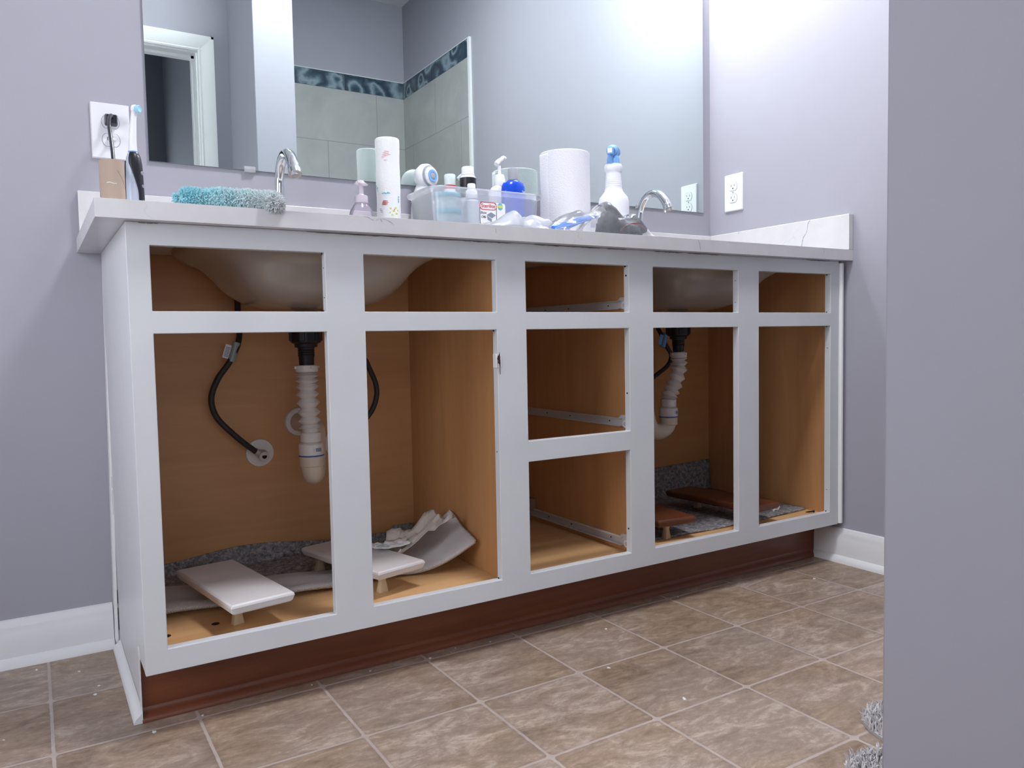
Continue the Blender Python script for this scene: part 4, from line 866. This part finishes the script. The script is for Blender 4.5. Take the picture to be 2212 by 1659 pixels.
# ------------------------------------------------------------------ things stored on the cabinet floor
CZ = .1404
def drape(label, name, f, nu, nv, m, th, cat, group=None):
    bm = nb(); grid(bm, f, nu, nv); o = obj(name, bm, m, solid=th, angle=60); return tag(o, label, cat, group)
def felt_l(u, v):
    x = .020+.700*u; s = v*.34; front = .27+.02*sin(u*9); back = .4975; rise = .022+.022*math.exp(-((u-.38)/.22)**2)+(.015 if u > .9 else 0)
    if s < back-front: return Vector((x, front+s, CZ+.003+.002*sin(u*20+v*5)*(v > .1)))
    k = min(1, (s-(back-front))/(.34-(back-front))); return Vector((x, back-.004*(1-k), CZ+.004+rise*k))
drape('speckled grey felt mat at the back of the left sink compartment', 'felt_mat', felt_l, 60, 40, 'felt', .004, 'mat')
def felt_r(u, v):
    x = 1.118+.715*u; front = .105-.02*sin(u*3); s = v*(.50-front+.10); h = .082+.02*u
    if s < .495-front: return Vector((x, front+s, CZ+.003+.0012*sin(u*25)))
    k = min(1, (s-(.495-front))/(.105)); return Vector((x, .4985-.005*(1-k), CZ+.004+h*k))
drape('speckled grey felt mat covering the floor of the right sink compartment', 'felt_mat', felt_r, 60, 50, 'felt', .004, 'mat')
def towel_a(u, v):
    x = .018+.42*u; y = .205-.030*u+.17*v-.05*u*v; z = CZ+.0075+.004*sin(pi*min(1, v*6))+.0025*sin(u*11)+.0025*(v > .1)*sin(v*9+u*3)
    return Vector((x, y, z+.004))
drape('white ribbed cloth strip lying under the left white board', 'ribbed_cloth', towel_a, 60, 24, 'cloth', .0085, 'cloth')
def towel_b(u, v):
    x = .452+.262*u; lift = max(0, (u-.42)/.58)**1.7; y = .178-.048*lift+(.165-.03*lift)*v+.01*sin(u*6); z = CZ+.0095+lift*(.060+.045*v)+.003*sin(u*8+v*6)
    return Vector((min(x, .7165-.012*(1-v)*lift), y, z))
drape('white ribbed cloth curling up against the partition, under crumpled paper', 'ribbed_cloth', towel_b, 60, 24, 'cloth', .0085, 'cloth')
def paper(u, v):
    x = (u-.5); y = (v-.5); p = Vector((x*2.6, y*2.6, 1.3)); q = noise.noise(p*1.1)+.4*noise.noise(p*2.3)
    return Vector((.615+.135*x+.02*q, .235+.10*y+.02*noise.noise(p+Vector((5, 5, 5))), CZ+.075+.035*q+.045*x+.03*abs(y)))
bm = nb(); grid(bm, paper, 12, 10); o_ = obj('crumpled_paper', bm, 'tissue', solid=.0006, angle=10); tag(o_, 'crumpled beige paper towel lying on the curled white cloth', 'paper')
def paper2(u, v):
    x = (u-.5); y = (v-.5); p = Vector((x*5, y*5, 7.7)); q = noise.noise(p)
    return Vector((.535+.085*x+.01*q, .225+.06*y, .206+.010*abs(q)+.008*abs(x)))
bm = nb(); grid(bm, paper2, 12, 8); o_ = obj('torn_paper', bm, 'ptowel2', solid=.0005, angle=10); tag(o_, 'torn white paper towel piece with blue print on the rear white board', 'paper')
bm = nb()
for k in range(9):
    a = paper2(.12+.045*k, .2+.35*(k % 3)/2); box(bm, a.x-.0035, a.x+.0035, a.y-.0012, a.y+.0012, a.z+.0012, a.z+.0015)
o2 = obj('blue_print', bm, 'cyan_ink', o_, smooth=False)

def board(label, corner, ux, L_, W_, z, m, cat='board'):
    """corner = near-left top corner; ux = unit vector along the short side; the long side runs away from it"""
    ux = Vector((*ux, 0)).normalized(); uy = Vector((-ux.y, ux.x, 0)); c = Vector((*corner, 0))+ux*(W_/2)+uy*(L_/2); c.z = z-.019; a = math.atan2(ux.y, ux.x)
    bm = nb(); rings(bm, [rrect(W_/2-.006, L_/2-.006, .002, 0, n=2), rrect(W_/2-.003, L_/2-.003, .002, .003, n=2), rrect(W_/2, L_/2, .002, .013, n=2), rrect(W_/2-.001, L_/2-.001, .002, .0165, n=2), rrect(W_/2-.004, L_/2-.004, .002, .019, n=2)])
    o = obj('drawer_front', bm, m, angle=20); o.location = c; o.rotation_euler = (0, 0, a); tag(o, label, cat); return c, ux, uy
def stand(label, p, h, rz=0, group=None):
    t = thing('painting_stand', label, 'stand', (p[0], p[1], CZ+(.0 if len(p) < 3 else p[2])), rz, group)
    bm = nb(); rings(bm, [rrect(.011, .008, .002, 0, n=2), rrect(.010, .0075, .002, .006, n=2), rrect(.0065, .006, .002, h*.6, n=2), rrect(.010, .007, .002, h-.0003, n=2)]); obj('stand_body', bm, 'cream', t)
    return t
c, ux, uy = board('white drawer front resting on small stands at the left of the left compartment', (.143, .008), (.121, .019), .306, .122, .205, 'board')
stand('cream stand under the near end of the left white drawer front', (.172, .100), .0450, .3)
c, ux, uy = board('white drawer front lying askew behind the middle stile', (.444, .062), (.120, .030), .300, .124, .200, 'board')
stand('cream stand under the near end of the rear white drawer front', (.474, .117), .0405, .2)
stand('cream stand under the far end of the rear white drawer front', (.405, .325, .0075), .0330, .2)
c, ux, uy = board('cherry stained drawer front at the right rear of the right compartment', (1.522, .028), (.124, .010), .325, .118, .200, 'cherry_board')
stand('cream stand under the far end of the rear cherry drawer front', (1.580, .300, .0052), .0353, .2)
stand('cream stand under the near end of the rear cherry drawer front', (1.556, .080), .0405, .2)
c, ux, uy = board('cherry stained drawer front nearest the left of the right compartment', (1.205, .062), (.119, -.012), .300, .122, .200, 'cherry_board')
stand('cream stand under the near end of the left cherry drawer front', (1.262, .095), .0405, .2)
stand('cream stand under the far end of the left cherry drawer front', (1.285, .30, .0052), .0353, .2)
sc = thing('screw', 'black screw lying at the right front corner of the cabinet floor', 'screw', (1.815, .062, CZ+.0042), R(-25))
bm = nb(); sweep(bm, [(-.024, 0, -.0014), (0, 0, 0)], lambda t_: .0008+.0012*min(1, t_*3), 10, sm=8); obj('shank', bm, 'screw', sc)
bm = nb(); lathe(bm, [(.0018, -.002), (.0040, .0012), (.0040, .002)], M=Matrix.Rotation(R(90), 4, 'Y'), seg=16); obj('head', bm, 'screw', sc)
bm = nb(); sweep(bm, [(1.700, .112, CZ+.0090), (1.712, .120, CZ+.013), (1.728, .122, CZ+.0095)], .0028, 10); sweep(bm, [(1.735, .125, CZ+.009), (1.752, .135, CZ+.013)], .0030, 10)
tag(obj('plastic_anchor', bm, 'plastic_white'), 'small white plastic bits beside the rear cherry drawer front', 'plastic bit')

# ------------------------------------------------------------------ shaggy bath mat behind the near wall
bmt = thing('bath_mat', 'pale grey shaggy bath mat on the floor, peeking out beside the near wall', 'bath mat', (1.2, -.83, 0))
edge = [(-.315, .125), (-.29, .140), (-.265, .138), (-.235, .128), (-.200, .130), (-.180, .150), (-.168, .185), (-.150, .212), (-.12, .222), (.1, .222), (.45, .195), (.45, -.35), (-.29, -.35), (-.315, 0)]
bm = nb(); prism(bm, edge, 'z', .0005, .006); obj('backing', bm, mat('mat_backing', (.45, .44, .45), .9), bmt, smooth=False)
def inside(x, y):
    c_ = False; n = len(edge)
    for i in range(n):
        (x1, y1), (x2, y2) = edge[i], edge[(i+1) % n]
        if (y1 > y) != (y2 > y) and x < (x2-x1)*(y-y1)/(y2-y1)+x1: c_ = not c_
    return c_
bm = nb(); cnt = 0
while cnt < 5200:
    x, y = random.uniform(-.315, .05), random.uniform(-.04, .225)
    if not inside(x, y): cnt += 0; continue
    cnt += 1; b = Vector((x, y, .0062)); tip = b+Vector((random.uniform(-.009, .009), random.uniform(-.009, .009), random.uniform(.010, .020))); mid = (b+tip)/2+Vector((0, 0, .004)); s = .0017
    A_ = [bm.verts.new(b+Vector((s*cos(2*pi*k/3), s*sin(2*pi*k/3), 0))) for k in range(3)]; B_ = [bm.verts.new(mid+Vector((s*cos(2*pi*k/3), s*sin(2*pi*k/3), 0))) for k in range(3)]; t_ = bm.verts.new(tip)
    for k in range(3): bm.faces.new((A_[k], A_[(k+1) % 3], B_[(k+1) % 3], B_[k])); bm.faces.new((B_[k], B_[(k+1) % 3], t_))
p_ = obj('shag_pile', bm, mat('pale_grey_shag', (.62, .60, .61), .95, vary=.15), bmt); p_['kind'] = 'stuff'

# ------------------------------------------------------------------ paint flakes on the floor
flk = [(.095, .052, .004), (.42, .060, .004), (.62, .068, .003), (.30, .064, .003), (-.055, .30, .005), (-.065, .26, .007), (-.085, .40, .005), (.012, .035, .008), (-.19, -.02, .005),
       (.96, -.03, .006), (.83, -.20, .006), (.86, -.385, .009), (1.66, -.06, .009), (.55, .05, .004), (-.21, .15, .003), (.70, .055, .003), (1.25, .04, .003), (-.16, .46, .006)]
for k, (x, y, s) in enumerate(flk):
    bm = nb(); n = 7; prism(bm, [(s*cos(2*pi*j/n)*random.uniform(.35, 1), s*.7*sin(2*pi*j/n)*random.uniform(.35, 1)) for j in range(n)], 'z', 0, .0008)
    o = obj('paint_flake', bm, 'trim', smooth=False); o.location = (x, y, .0003); o.rotation_euler = (0, 0, random.random()*3); tag(o, 'tiny white paint flake lying on the tiled floor', 'paint flake', 'paint flakes scattered on the floor')
